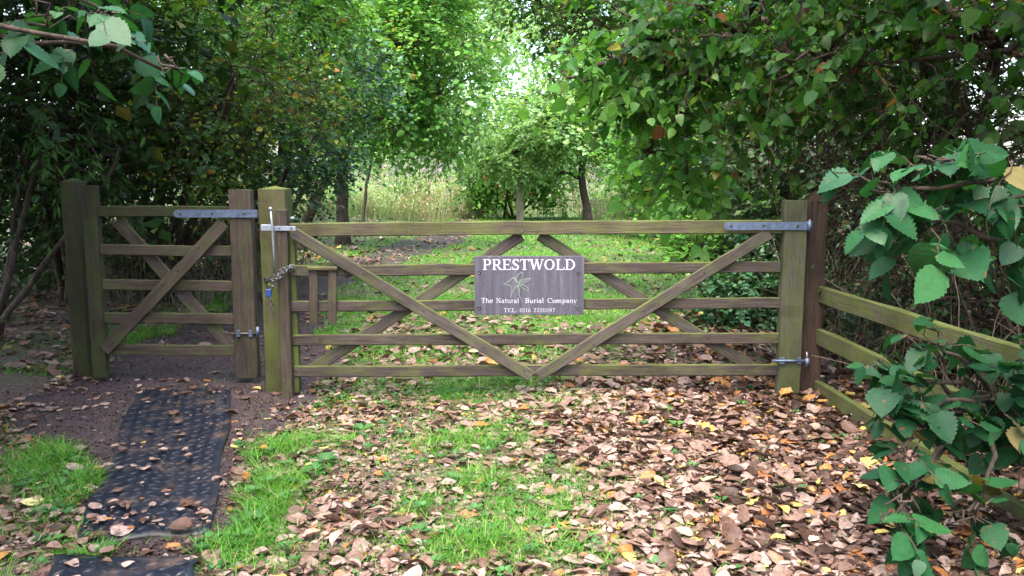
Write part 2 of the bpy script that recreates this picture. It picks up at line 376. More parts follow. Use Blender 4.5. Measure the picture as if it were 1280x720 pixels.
# ------------------------------------------------------------------ tread mats
def in_quad(x, y, Q):
    ok = np.ones(np.shape(x), bool)
    for a, b in zip(Q, Q[1:] + Q[:1]): ok &= ((b[0] - a[0]) * (y - a[1]) - (b[1] - a[1]) * (x - a[0])) > 0
    return ok
MAT_Q = [tuple(G(95, 688)[:2]), tuple(G(262, 672)[:2]), tuple(G(293, 491)[:2]), tuple(G(171, 490)[:2])]
MAT2_Q = [tuple(G(40, 800)[:2]), tuple(G(232, 800)[:2]), tuple(G(247, 710)[:2]), tuple(G(70, 706)[:2])]
def tread_mat(name, Q, label, seed):
    a, b, c_, d = [np.array(q) for q in Q]
    Wd, Ln = np.linalg.norm(b - a), np.linalg.norm(d - a)
    r = np.random.default_rng(seed); ph = r.uniform(0, 6, 6)
    def pt(u, v, z):
        p = (a * (1 - u) + b * u) * (1 - v) + (d * (1 - u) + c_ * u) * v
        e = .006 * np.sin(u * 9 + ph[0] + v * 5) + .005 * np.sin(v * 17 + ph[1])
        edge = .012 * np.clip(1 - np.minimum(u, 1 - u) / .08, 0, 1) * np.sin(v * 11 + ph[2])
        sx = .01 * np.sin(v * 13 + ph[3]) * (1 if u > .5 else -1)
        return (p[0] + sx, p[1] + .006 * math.sin(u * 14), float(H(p[0], p[1])) + .026 + e + edge + z)
    g = Geo(); nu, nv = 17, 51
    V = [pt(u, v, 0) for v in np.linspace(0, 1, nv) for u in np.linspace(0, 1, nu)] + [pt(u, v, -.02) for v in np.linspace(0, 1, nv) for u in np.linspace(0, 1, nu)]
    F_ = []; o = nu * nv
    for j in range(nv - 1):
        for i in range(nu - 1):
            q = (j * nu + i, j * nu + i + 1, (j + 1) * nu + i + 1, (j + 1) * nu + i); F_ += [q, tuple(x + o for x in q[::-1])]
    for j in range(nv - 1):
        F_ += [(j * nu, (j + 1) * nu, (j + 1) * nu + o, j * nu + o), (j * nu + nu - 1, j * nu + nu - 1 + o, (j + 1) * nu + nu - 1 + o, (j + 1) * nu + nu - 1)]
    for i in range(nu - 1):
        F_ += [(i, i + o, i + 1 + o, i + 1), ((nv - 1) * nu + i, (nv - 1) * nu + i + 1, (nv - 1) * nu + i + 1 + o, (nv - 1) * nu + i + o)]
    g.add(V, F_)
    # raised lozenge bars, laid herringbone fashion
    cell = .055; n_u, n_v = int(Wd / cell), int(Ln / cell)
    for j in range(n_v):
        for i in range(n_u):
            sgn = 1 if ((i + j) % 2) else -1
            cu, cv = (i + .5) * cell, (j + .5) * cell
            dx, dy = math.cos(R(38)) * .5, math.sin(R(38)) * sgn * .5
            pts = []
            for t, w_, z in ((-1, .05, .0005), (-.5, .8, .008), (0, 1, .0095), (.5, .8, .008), (1, .05, .0005)):
                for s_ in (-1, 0, 1):
                    uu = (cu + dx * t * cell * 1.08 - dy * 2 * s_ * w_ * .0085) / Wd; vv = (cv + dy * t * cell * 1.08 + dx * 2 * s_ * w_ * .0085) / Ln
                    pts.append(pt(min(max(uu, 0), 1), min(max(vv, 0), 1), z if s_ == 0 else .0004))
            fs = []
            for t in range(4):
                for s_ in range(2): fs.append((t * 3 + s_, t * 3 + s_ + 1, t * 3 + s_ + 4, t * 3 + s_ + 3)[::-1])
            g.add(pts, fs)
    o = link(name, g.mesh(name, True), M['rubber']); tag(o, label, 'mat', 'tread mats on the footpath'); return o
tread_mat('tread_mat', MAT_Q, 'long black diamond tread mat lying on the path before the small gate', 1)
tread_mat('tread_mat', MAT2_Q, 'black tread mat cut off by the bottom left corner, nearest the viewer', 2)

# ------------------------------------------------------------------ main field gate
def yp(px, py, Y): return W(px, py, Y)
Y0 = 5.80
gate = empty('field_gate', (1.9, Y0, 0), 'wide five bar wooden field gate with crossed braces and galvanised strap hinge', 'gate')
def hrail(name, x0, y0a, y0b, x1, y1a, y1b, Y, thk, mat, par):
    a, b = W(x0, (y0a + y0b) / 2, Y), W(x1, (y1a + y1b) / 2, Y)
    wid = abs(W(x0, y0a, Y).z - W(x0, y0b, Y).z)
    return board(name, a, b, wid, thk, mat, par, segs=26, jit=.002)
hrail('top_rail', 363, 279, 296, 977, 276, 291, Y0, .045, 'wood_top', gate)
for a, b in (((331, 345), (326, 341)), ((376, 389.5), (371, 385.5)), ((418.5, 432), (415.5, 430)), ((457, 471), (454, 469))):
    hrail('rail', 362, *a, 975, *b, Y0, .028, 'wood_rail', gate)
def brace(name, p, q, wpx, Y, thk, mat, par, **k_):
    return board(name, W(*p, Y), W(*q, Y), wpx / 177, thk, mat, par, segs=16, jit=.002, **k_)
FB = Y0 - .036; BB = Y0 + .036
brace('brace', (366, 291), (664, 470), 14.5, FB, .025, 'wood_brace', gate)
brace('brace', (962, 291), (673, 470), 14.5, FB, .025, 'wood_brace', gate)
brace('brace', (652, 294), (388, 463), 14, BB, .025, 'wood_brace', gate)
brace('brace', (674, 294), (946, 463), 14, BB, .025, 'wood_brace', gate)
def post(name, x0, x1, ytop, ybase, Y, thk, mat, par, cap=None, lift=0.0):
    a = W((x0 + x1) / 2, ybase, Y); b = W((x0 + x1) / 2, ytop, Y)
    a.x = b.x = (W(x0, 360, Y).x + W(x1, 360, Y).x) / 2
    a.z = min(a.z, 0) - .05 if lift == 0 else lift
    wid = W(x1, 360, Y).x - W(x0, 360, Y).x
    return board(name, a, b, wid, thk, mat, par, up=(1, 0, 0), segs=18, jit=.002, cap=cap)
post('clapping_stile', 349, 362.5, 262, 494, Y0 - .04, .075, 'wood_brown', gate, lift=.012)
post('clapping_stile_back', 362, 371, 300, 494, Y0 + .03, .07, 'wood_green', gate, lift=.03)
post('hanging_stile', 975, 1003, 250, 495, Y0 - .005, .085, 'wood_stile', gate, lift=.012)
# small batten step near the latch end
stp = W(404, 335.5, FB)
board('batten', W(385, 335.5, FB - .01), W(422, 335.5, FB - .01), .026, .05, 'wood_top', gate, segs=4, jit=.0008)
for x in (392, 415.5): board('batten', W(x, 405, FB), W(x, 337, FB), .06, .022, 'wood_brown', gate, up=(1, 0, 0), segs=6)
# hinge strap
def strap(x0, x1, yc, wpx, Y, par, holes, mat='galv'):
    a, b = W(x0, yc, Y), W(x1, yc, Y); h = wpx / 177 / 2; n = 8; V = []
    out = [(b.x, a.z - h), (b.x, a.z + h)] + [(a.x + h * 1.1 - h * 1.1 * math.sin(t), a.z + h * math.cos(t)) for t in np.linspace(0, math.pi, n)]
    g = Geo(); m_ = len(out); V = [(x, Y - .005, z) for x, z in out] + [(x, Y + .003, z) for x, z in out]
    F_ = [tuple(range(m_)), tuple(range(2 * m_ - 1, m_ - 1, -1))] + [(i, i + m_, (i + 1) % m_ + m_, (i + 1) % m_) for i in range(m_)]
    g.add(V, F_); o = link('hinge_strap', g.mesh('hinge_strap'), M[mat], par)
    bolt_heads('bolt', [W(x, yc, Y - .006) for x in holes], .011, M['bolt'], par); return o
strap(905, 1010, 282.5, 9.5, Y0 - .054, gate, (914, 955, 997))
pz = W(1012, 282.5, Y0 - .054)
tube_obj('hinge_eye', [(pz.x, pz.y, pz.z - .03), (pz.x, pz.y, pz.z + .032)], .019, M['galv'], gate)
# lower hinge
lz = W(1000, 451, Y0)
tube_obj('hinge_bolt', [W(965, 451, Y0 - .06), W(1009, 451, Y0 - .06)], .009, M['galv'], gate)
box_obj('hinge_plate', W(977.5, 451, Y0 - .058), (.034, .014, .045), M['galv'], gate)
box_obj('hinge_plate', W(998.5, 451, Y0 - .058), (.026, .014, .045), M['galv'], gate)
tube_obj('hinge_eye', [W(1009, 458, Y0 - .06), W(1009, 448, Y0 - .06)], .016, M['galv'], gate)
# latch plate, rod and ball
LY = Y0 - .085
g = Geo(); c = W(348, 285.5, LY); box(g, c, (.235, .008, .03)); link('latch_plate', g.mesh('latch_plate'), M['galv_light'], gate)
g = Geo(); c = W(334, 284.5, LY - .012); box(g, c, (.08, .02, .042)); link('latch_plate', g.mesh('latch_plate'), M['galv_light'], gate)
tube_obj('latch_rod', [W(338, 262, LY - .03), W(340.5, 285, LY - .028), W(342, 312, LY - .018), W(343.5, 342, LY - .005)], .0075, M['galv_light'], gate)
def ball(name, c, r, mat, par, sc=(1, 1, 1)):
    V = []; F_ = []; nu, nv = 10, 7
    for j in range(nv + 1):
        t = math.pi * j / nv
        for i in range(nu): V.append((c[0] + r * sc[0] * math.sin(t) * math.cos(2 * math.pi * i / nu), c[1] + r * sc[1] * math.sin(t) * math.sin(2 * math.pi * i / nu), c[2] + r * sc[2] * math.cos(t)))
    for j in range(nv):
        for i in range(nu): F_.append((j * nu + i, (j + 1) * nu + i, (j + 1) * nu + (i + 1) % nu, j * nu + (i + 1) % nu))
    g = Geo(); g.add(V, F_); return link(name, g.mesh(name, True), mat, par)
ball('latch_knob', W(338, 261, LY - .03), .014, M['galv_light'], gate)
bolt_heads('bolt', [W(x, 285.5, LY - .006) for x in (349, 364)], .007, M['bolt'], gate)
# coach bolts at the joints
bolt_heads('bolt', [W(*p, FB - .014) for p in ((382, 299), (452, 341), (530, 388), (604, 434), (655, 463), (944, 301), (880, 341), (805, 388), (742, 430), (684, 462))], .0075, M['bolt'], gate)
bolt_heads('bolt', [W(*p, Y0 - .024) for p in ((652, 289), (671, 289))], .0085, M['bolt'], gate)
bolt_heads('bolt', [W(*p, Y0 - .016) for p in ((578, 337), (756, 334), (370, 463), (885, 423), (948, 461), (944, 334), (400, 425))], .0075, M['bolt'], gate)

# ------------------------------------------------------------------ posts
def post_thing(label, x0, x1, ytop, ybase, Y, thk, mat, cap, cat='post'):
    e = W((x0 + x1) / 2, ybase, Y); wid = W(x1, 360, Y).x - W(x0, 360, Y).x
    o = post('gate_post', x0, x1, ytop, ybase, Y, thk, mat, None, cap=cap)
    return tag(o, label, cat)
post_thing('thick green algae covered gate post with a low pointed cap, between the two gates', 332, 365, 232, 490, Y0 + .17, .19, 'wood_green', .025)
post_thing('dark reddish brown gate post with a sharp pointed top behind the strap hinge', 1000, 1026, 238, 490, Y0 + .11, .16, 'wood_red', .075)
post_thing('green stained, shade darkened gate post at the far left end of the small gate', 90, 111, 222, 470, 6.36, .14, 'wood_shaded', .03)
# hook for the main gate's hinge belongs to the red post; small pins
hp = bpy.data.objects['gate_post.001']

# ------------------------------------------------------------------ small gate on the left
Y1 = 6.2
g2 = empty('bridle_gate', (W(306, 470, Y1).x, Y1, 0), 'narrow five bar wooden gate at the left standing in deep shade', 'gate')
hrail('top_rail', 113, 257.5, 271, 293, 258.5, 272, Y1, .04, 'wood_shaded', g2)
for y in (305, 349, 390.5, 430): hrail('rail', 121, y, y + 13.5, 294, y + 1.5, y + 15, Y1, .028, 'wood_brown' if y > 300 else 'wood_shaded', g2)
def brace2(p, q, Y, mat): return board('brace', W(*p, Y), W(*q, Y), 15.5 / 167, .025, mat, g2, segs=14, jit=.002)
brace2((280, 279), (131, 438), Y1 - .035, 'wood_brown')
brace2((146, 276), (291, 436), Y1 + .035, 'wood_rail')
post('hanging_stile', 292.5, 320, 237, 472, Y1 - .01, .085, 'wood_brown', g2, lift=.05)
post('clapping_stile', 112, 129, 232, 468, Y1, .08, 'wood_shaded', g2, lift=.05)
YS = Y1 - .062
strap(217, 322, 267, 10, YS, g2, (225, 265, 304))
a = W(326, 267, YS)
tube_obj('hinge_eye', [(a.x, YS, a.z - .034), (a.x, YS, a.z + .036)], .016, M['galv'], g2)
for x in (298, 313.5): box_obj('hinge_plate', W(x, 417, YS), (.028, .014, .05), M['galv'], g2)
tube_obj('hinge_bolt', [W(281, 417, YS), W(322, 417, YS)], .008, M['bolt'], g2)
tube_obj('hinge_eye', [W(322, 421, YS), W(322, 409, YS)], .013, M['galv'], g2)
bolt_heads('bolt', [W(*p, Y1 - .05) for p in ((248, 309), (222, 338), (203, 355), (160, 405), (140, 428))], .008, M['bolt'], g2)
# hinge hooks screwed into the thick post
gp = bpy.data.objects['gate_post']
def on_post(name, pts, rad, mat, postobj):
    g = Geo(); tubes(g, np.array([[tuple(p) for p in pts]]), np.full((1, len(pts)), rad), 8)
    me = g.mesh(name, True); o = bpy.data.objects.new(name, me); me.materials.append(mat); COL.objects.link(o)
    o.parent = postobj; bpy.context.view_layer.update(); o.matrix_parent_inverse = postobj.matrix_world.inverted(); return o
on_post('hinge_hook', [W(326, 258, YS), W(326, 273, YS), W(334, 273, YS - .02)], .008, M['galv_light'], gp)
on_post('hinge_hook', [W(322, 408, YS), W(322, 421, YS), W(334, 420, YS)], .007, M['bolt'], gp)
on_post('bolt_end', [W(363, 273, Y0 + .07), W(368, 273, Y0 + .07)], .012, M['galv_light'], gp)
on_post('hinge_hook', [(pz.x, pz.y, pz.z - .038), (pz.x, pz.y, pz.z + .046)], .009, M['steel'], hp)
on_post('hinge_hook', [W(1009, 440, Y0 - .06), W(1009, 456, Y0 - .06), W(1011, 456, Y0 + .04)], .008, M['steel'], hp)

# ------------------------------------------------------------------ chain and padlock
def torus_link(g, c, d, n, L=.021, w_=.0115, r=.0033):
    d = Vector(d).normalized(); n = Vector(n); n = (n - n.dot(d) * d).normalized(); s_ = d.cross(n)
    pts = [c + d * (math.cos(t) * L) + s_ * (math.sin(t) * w_) for t in np.linspace(0, 2 * math.pi, 11)]
    tubes(g, np.array([[tuple(p) for p in pts]]), np.full((1, 11), r), 5)
def chain_run(g, pts, step=.03):
    P = [Vector(p) for p in pts]; cur = 0.0; k_ = 0
    for a, b in zip(P, P[1:]):
        L = (b - a).length; d = (b - a) / L
        while cur < L:
            torus_link(g, a + d * cur, d, (0, 1, .3) if k_ % 2 else (1, .2, .6), ); cur += step; k_ += 1
        cur -= L
g = Geo(); cf = Y0 - .092
chain_run(g, [W(364, 333, cf + .02), W(356, 336, cf - .004), W(348, 341, cf - .006), W(340, 347, cf - .004), W(333, 351, cf + .04), W(331, 353, Y0 + .2)])
chain_run(g, [W(365, 336, cf + .03), W(357, 339.5, cf - .01), W(348, 348, cf - .012), W(341, 352, cf - .006), W(333, 349, cf + .04), W(330.5, 349, Y0 + .2)])
chain_run(g, [W(364, 334, cf + .02), W(372, 334, Y0 + .08), W(368, 342, Y0 + .28), W(331, 352, Y0 + .28)])
chain_run(g, [W(347, 347, cf - .014), W(344, 355, cf - .012), W(338, 362, cf - .01)])
chain_run(g, [W(339, 374, cf - .008), W(340, 390, cf - .006)], .026)
tag(link('chain', g.mesh('chain', True), M['steel']), 'steel chain looped round the latch end of the wide gate and its post', 'chain')
pl = W(336, 366, cf - .012)
pad = empty('padlock', pl, 'small blue padlock hanging from the chain beside the latch', 'padlock')
box_obj('body', pl, (.038, .022, .052), M['pad_blue'], pad)
sh = [(pl.x - .012, pl.y, pl.z + .02), (pl.x - .012, pl.y, pl.z + .045), (pl.x - .006, pl.y, pl.z + .056), (pl.x + .006, pl.y, pl.z + .056), (pl.x + .012, pl.y, pl.z + .045), (pl.x + .012, pl.y, pl.z + .02)]
tube_obj('shackle', sh, .004, M['steel'], pad)
box_obj('keyhole_cover', (pl.x, pl.y, pl.z - .03), (.022, .018, .012), M['iron'], pad)

# ------------------------------------------------------------------ sign
SY = Y0 - .045
tl, br = W(593, 320, SY), W(729.5, 393.5, SY); SW, SH = br.x - tl.x, tl.z - br.z; sc0 = Vector(((tl.x + br.x) / 2, SY, (tl.z + br.z) / 2))
sign = empty('name_sign', (sc0.x, SY, br.z), 'slate grey name sign with white serif lettering bolted to the wide gate', 'sign')
box_obj('panel', sc0, (SW, .012, SH), M['slate'], sign)
class Pen:
    def __init__(s): s.g = Geo(); s.k = 0
    def poly(s, pts, wds):
        s.k += 1; yo = SY - .0078 - (s.k % 7) * .00012
        P = np.array(pts, float); T = norm(np.gradient(P, axis=0)); N = np.stack([-T[:, 1], T[:, 0]], 1); w_ = np.asarray(wds, float)[:, None] / 2
        a, b = P + N * w_, P - N * w_; n = len(P)
        V = [(x, yo, z) for x, z in a] + [(x, yo, z) for x, z in b] + [(x, SY - .005, z) for x, z in a] + [(x, SY - .005, z) for x, z in b]
        F_ = []
        for i in range(n - 1):
            F_ += [(i, i + n, i + n + 1, i + 1), (i, i + 1, i + 1 + 2 * n, i + 2 * n), (i + n + 1, i + n, i + 3 * n, i + 3 * n + 1)]
        F_ += [(0, 2 * n, 3 * n, n), (n - 1, 2 * n - 1, 4 * n - 1, 3 * n - 1)]
        s.g.add(V, F_)
TK, TN = .15, .06
def st(x, y0=0, y1=1, w=TK, s0=True, s1=True, sw=.17):
    o = [('s', x, y0, x, y1, w)]
    if s0: o.append(('s', x - sw, y0 + TN / 2, x + sw, y0 + TN / 2, TN))
    if s1: o.append(('s', x - sw, y1 - TN / 2, x + sw, y1 - TN / 2, TN))
    return o
def hs(x0, x1, y): return ('s', x0, y, x1, y, TN)
def ar(cx, cy_, rx, ry, a0, a1): return ('a', cx, cy_, rx, ry, a0, a1)
XH = .66
GL = {
 'P': (.78, st(.22) + [hs(.22, .45, .97), hs(.22, .45, .47), ar(.43, .72, .24, .25, -90, 90)]),
 'R': (.86, st(.22) + [hs(.22, .45, .97), hs(.22, .45, .47), ar(.43, .72, .22, .25, -90, 90), ('s', .42, .48, .74, .03, TK * .9), hs(.66, .9, .03)]),
 'E': (.8, st(.22) + [hs(.22, .7, .97), hs(.22, .55, .5), hs(.22, .74, .03), ('s', .69, 1, .66, .78, TN), ('s', .55, .6, .55, .4, TN), ('s', .73, 0, .76, .24, TN)]),
 'S': (.68, [ar(.36, .745, .2, .225, 35, 250), ar(.34, .255, .22, .225, 80, -145), ('s', .55, .98, .57, .74, TN), ('s', .1, .02, .09, .28, TN), ('s', .26, .56, .46, .44, TK)]),
 'T': (.82, st(.41, s1=False) + [hs(.06, .76, .97), ('s', .07, 1, .05, .76, TN), ('s', .75, 1, .77, .76, TN)]),
 'W': (1.22, [('s', .14, 1, .38, .02, TK), ('s', .38, .02, .6, .96, TN * 1.2), ('s', .6, .96, .84, .02, TK), ('s', .84, .02, 1.08, 1, TN * 1.2), hs(.0, .3, .97), hs(.5, .72, .97), hs(.95, 1.2, .97)]),
 'O': (.96, [ar(.46, .5, .35, .47, 0, 360)]),
 'L': (.76, st(.22) + [hs(.22, .7, .03), ('s', .7, 0, .73, .26, TN)]),
 'D': (.94, st(.22) + [hs(.22, .42, .97), hs(.22, .42, .03), ar(.4, .5, .4, .47, -90, 90)]),
 'N': (.95, [('s', .2, 0, .2, 1, TN * 1.2), ('s', .2, 1, .74, .02, TK), ('s', .74, 0, .74, 1, TN * 1.2), hs(.06, .34, .03), hs(.04, .24, .97), hs(.6, .88, .97)]),
 'B': (.8, st(.22) + [hs(.22, .45, .97), hs(.22, .45, .5), hs(.22, .45, .03), ar(.43, .74, .19, .23, -90, 90), ar(.43, .265, .23, .235, -90, 90)]),
 'C': (.88, [ar(.48, .5, .36, .47, 48, 312), ('s', .76, .98, .76, .7, TN)]),
 'h': (.66, st(.14, 0, 1, .12, sw=.1) + [ar(.34, .44, .16, .2, 10, 165), ('s', .5, .5, .5, 0, .12), hs(.4, .6, .03)]),
 'e': (.58, [ar(.29, .33, .22, .32, 15, 320), hs(.1, .5, .37)]),
 'a': (.58, [ar(.25, .48, .14, .16, 0, 165), ('s', .4, .5, .4, .02, .12), ar(.24, .19, .15, .18, 40, 320), hs(.38, .52, .03)]),
 't': (.42, [('s', .18, .85, .18, .12, .12), ar(.29, .12, .11, .1, 180, 320), hs(.04, .36, .62)]),
 'u': (.66, [('s', .15, .64, .15, .2, .12), ar(.31, .2, .16, .18, 180, 340), ('s', .49, .64, .49, 0, .12), hs(.04, .16, .62), hs(.38, .5, .62), hs(.48, .6, .03)]),
 'r': (.48, st(.16, 0, .64, .12, s1=False, sw=.11) + [ar(.34, .46, .16, .16, 50, 160), hs(.04, .16, .62)]),
 'l': (.34, st(.16, 0, 1, .12, s1=False, sw=.11) + [hs(.04, .16, .97)]),
 'i': (.34, st(.16, 0, .64, .12, s1=False, sw=.11) + [hs(.04, .16, .62), ('s', .16, .82, .16, .95, .13)]),
 'o': (.62, [ar(.3, .33, .22, .31, 0, 360)]),
 'm': (1.0, st(.14, 0, .64, .12, s1=False, sw=.1) + [hs(.02, .14, .62), ar(.31, .42, .15, .2, 10, 165), ('s', .46, .48, .46, 0, .12), ar(.64, .42, .16, .2, 10, 165), ('s', .8, .48, .8, 0, .12), hs(.37, .55, .03), hs(.71, .9, .03)]),
 'p': (.64, [('s', .15, .64, .15, -.3, .12), hs(.04, .16, .62), hs(.04, .27, -.27), ar(.31, .33, .2, .3, -150, 150)]),
 'n': (.66, st(.14, 0, .64, .12, s1=False, sw=.1) + [hs(.02, .14, .62), ar(.32, .42, .17, .2, 10, 165), ('s', .5, .48, .5, 0, .12), hs(.4, .6, .03)]),
 'y': (.6, [('s', .1, .64, .3, .04, .12), ('s', .5, .64, .3, .04, TN), ('s', .3, .04, .2, -.28, TN), hs(.02, .2, .62), hs(.4, .58, .62), ('s', .2, -.27, .08, -.25, .1)]),
 ':': (.36, [('s', .16, .02, .16, .16, .14), ('s', .16, .48, .16, .62, .14)]),
 '0': (.64, [ar(.3, .5, .22, .47, 0, 360)]),
 '1': (.5, st(.26, 0, 1, .12, s1=False, sw=.13) + [('s', .26, .98, .12, .86, TN)]),
 '6': (.64, [ar(.31, .3, .22, .28, 0, 360), ('s', .1, .35, .24, .78, .11), ('s', .24, .78, .46, .98, TN)]),
 '2': (.62, [ar(.29, .72, .2, .25, 165, -20), ('s', .48, .66, .1, .05, .09), hs(.08, .52, .04)]),
 '4': (.64, [('s', .42, 0, .42, 1, .12), ('s', .42, 1, .06, .32, TN), hs(.05, .58, .3)]),
 '7': (.6, [hs(.08, .54, .95), ('s', .53, .95, .25, 0, .1)]),
 ' ': (.5, []),
}
def write(pen, text, x0, x1, zb, h, heavy=1.0):
    tot = sum(GL[c][0] for c in text); sx = (x1 - x0) / tot; x = x0
    for c in text:
        wd, strokes = GL[c]
        for q in strokes:
            if q[0] == 's': _, a, b, c2, d, wt = q; pen.poly([(x + a * sx, zb + b * h), (x + c2 * sx, zb + d * h)], [wt * h * heavy] * 2)
            else:
                _, cx, cy_, rx, ry, a0, a1 = q; t = np.radians(np.linspace(a0, a1, 22 if abs(a1 - a0) > 200 else 13))
                small = .12 if (h < .03) else TK
                wds = (TN + (small - TN) * np.abs(np.cos(t)) ** 1.5) * h * heavy
                pen.poly(np.stack([x + (cx + rx * np.cos(t)) * sx, zb + (cy_ + ry * np.sin(t)) * h], 1), wds)
        x += wd * sx
def sx_(px): return W(px, 350, SY).x
def sz_(py): return W(640, py, SY).z
pen = Pen(); write(pen, 'PRESTWOLD', sx_(603), sx_(719.5), sz_(337.2), sz_(324) - sz_(337.2), 1.12); o = link('lettering', pen.g.mesh('lettering'), M['letter'], sign)
pen = Pen(); write(pen, 'The Natural', sx_(601), sx_(649), sz_(378.5), .0335, .9); write(pen, 'Burial Company', sx_(656), sx_(721.5), sz_(378.5), .0335, .9); link('lettering', pen.g.mesh('lettering'), M['letter'], sign)
pen = Pen(); write(pen, 'TEL: 0116 2220247', sx_(629.5), sx_(694), sz_(390), .027, .85); link('lettering', pen.g.mesh('lettering'), M['letter'], sign)
pen = Pen()
def e_(q): return (sx_(585 + q[0] / 8), sz_(310 + q[1] / 8))
for pl_ in ([(495, 345), (478, 300), (500, 262), (548, 238), (548, 275), (525, 315), (497, 345)], [(500, 350), (540, 318), (585, 305), (632, 300), (590, 335), (545, 355), (505, 365)],
           [(508, 368), (560, 368), (598, 395), (606, 434), (570, 415), (530, 385), (508, 370)], [(500, 372), (518, 420), (512, 470), (548, 540)], [(498, 370), (470, 395), (440, 445), (428, 490)],
           [(496, 375), (500, 410), (508, 450)], [(490, 350), (455, 290), (420, 322), (352, 366), (400, 368), (435, 378), (430, 440), (428, 500)], [(495, 345), (470, 300), (450, 292)], [(500, 355), (560, 330), (610, 308)]):
    P_ = np.array([e_(q) for q in pl_]); tt = np.linspace(0, len(P_) - 1, 20)
    P_ = np.stack([np.interp(tt, range(len(P_)), P_[:, i]) for i in (0, 1)], 1); pen.poly(P_, np.full(20, .0028) * np.linspace(1.3, .7, 20))
link('emblem', pen.g.mesh('emblem'), M['emblem'], sign)
bolt_heads('bolt', [W(598.8, 340.5, SY - .008), W(723.2, 341, SY - .008), W(598.8, 385, SY - .008), W(723.2, 385.5, SY - .008)], .013, M['steel'], sign)

# ------------------------------------------------------------------ side fence
fx0, fx1, = 2.17, 2.27
fence = empty('post_and_rail_fence', (2.2, 5.0, 0), 'green post and rail fence running from the right gate post towards the viewer', 'fence')
for (y_at, zz) in ((366, None), (419, None), (482, None)):
    z0 = W(1020, y_at, 5.9).z
    board('rail', (fx0, 5.92, z0), (fx1 + .03, 1.2, z0 + .02), .115, .045, 'wood_fence', fence, segs=26, jit=.003)
board('post', (fx1 + .07, 3.0, -.2), (fx1 + .07, 3.0, 1.12), .13, .1, 'wood_fence', fence, up=(1, 0, 0), cap=.02)
board('post', (fx1 + .1, 1.2, -.2), (fx1 + .1, 1.2, 1.12), .13, .1, 'wood_fence', fence, up=(1, 0, 0), cap=.02)
# waymark post on the far side of the clearing
wp = empty('marker_post', (W(650, 277, 29).x, 29, 0), 'slim pale wooden marker post standing in the clearing before the dry grass', 'post')
b_ = W(650, 277, 29); t_ = W(650, 227, 29)
board('post', (b_.x, 29, -.1), (b_.x, 29, t_.z), .25, .22, 'wood_pale', wp, up=(1, 0, 0), jit=.004)
for i, dz in enumerate((.0, .16, .3)):
    box_obj('band' if i else 'cap', (b_.x, 29, t_.z - dz + .02), (.30 - .01 * i, .27, .055), M['wood_pale'], wp)

# ------------------------------------------------------------------ leaf templates  (x across, y along, z normal)
def T_rhomb(w_=.34, f=.06): return np.array([(0, 0, 0), (w_, .42, f), (0, 1, -.08), (-w_, .42, f)]), [(0, 1, 2), (0, 2, 3)]
def T_oval(w_=.34, f=.07):
    return np.array([(0, 0, 0), (w_ * .9, .25, f), (w_, .55, f), (0, 1, -.12), (-w_, .55, f), (-w_ * .9, .25, f), (0, .5, 0)]), [(0, 1, 6), (1, 2, 6), (2, 3, 6), (3, 4, 6), (4, 5, 6), (5, 0, 6)]
def T_broad(w_=.47, rows=18, seed=0, droop=.22, cor=.03):
    r = np.random.default_rng(seed); V = []; F_ = []
    for j in range(rows + 1):
        v = j / rows
        wd = w_ * (math.sin(math.pi * min(v, 1) ** .62) ** .75) * (1 - .25 * v) if 0 < v < 1 else 0
        if v > .82: wd *= (1 - v) / .18 * .75 + .25 if v < 1 else 0
        ser = 1 + (.07 if j % 2 else -.05) + r.normal(0, .02)
        back = -.07 * math.exp(-((v - .08) / .1) ** 2)
        for s_, q in ((-1, 1), (-1, .5), (0, 0), (1, .5), (1, 1)):
            z = .22 * wd * q ** 1.3 - droop * v * v + cor * (1 if (j % 2) else -1) * (q > .2) - .1 * wd * (q == 1)
            V.append((s_ * q * wd * (ser if q == 1 else 1), v + back * q + (.03 * q), z))
    for j in range(rows):
        for i in range(4): F_.append((j * 5 + i, j * 5 + i + 1, j * 5 + i + 6, j * 5 + i + 5))
    V = np.array(V)
    # petiole
    n = len(V); V = np.concatenate([V, [(-.008, -.28, .1), (.008, -.28, .1), (.01, .03, 0), (-.01, .03, 0)]]); F_.append((n, n + 1, n + 2, n + 3))
    return V, F_
def T_dead(seed):
    r = np.random.default_rng(seed); V = []; F_ = []; rows = 6
    cu, cv, tw = r.uniform(-.1, .9), r.uniform(-.45, .5), r.uniform(-.35, .35)
    w_ = r.uniform(.34, .46)
    for j in range(rows + 1):
        v = j / rows; wd = w_ * max(math.sin(math.pi * min(v * .96 + .03, 1) ** .75), .02) ** .65
        for q in (-1, -.5, 0, .5, 1):
            e = 1 + r.normal(0, .07)
            x = q * wd * e; z = cu * (q * wd) ** 2 * 2.6 + cv * (v - .5) ** 2 * 1.3 + tw * q * (v - .5) * .6 + r.normal(0, .012)
            V.append((x * (1 - abs(cu) * .15), v, z))
    for j in range(rows):
        for i in range(4): F_.append((j * 5 + i, j * 5 + i + 1, j * 5 + i + 6, j * 5 + i + 5))
    n = len(V); V = np.array(V); V[:, 2] -= V[:, 2].min()
    V = np.concatenate([V, [(-.01, -.35, .05), (.01, -.35, .05), (.012, .02, V[2, 2]), (-.012, .02, V[2, 2])]]); F_.append((n, n + 1, n + 2, n + 3))
    return V, F_
def T_blade(segs=3, bend=.5):
    V = []; F_ = []
    for j in range(segs):
        t = j / segs; V += [(-.5 * (1 - t * .6), t, bend * t * t), (.5 * (1 - t * .6), t, bend * t * t)]
    V.append((0, 1, bend))
    for j in range(segs - 1): F_.append((2 * j, 2 * j + 1, 2 * j + 3, 2 * j + 2))
    F_.append((2 * segs - 2, 2 * segs - 1, 2 * segs)); return np.array(V), F_

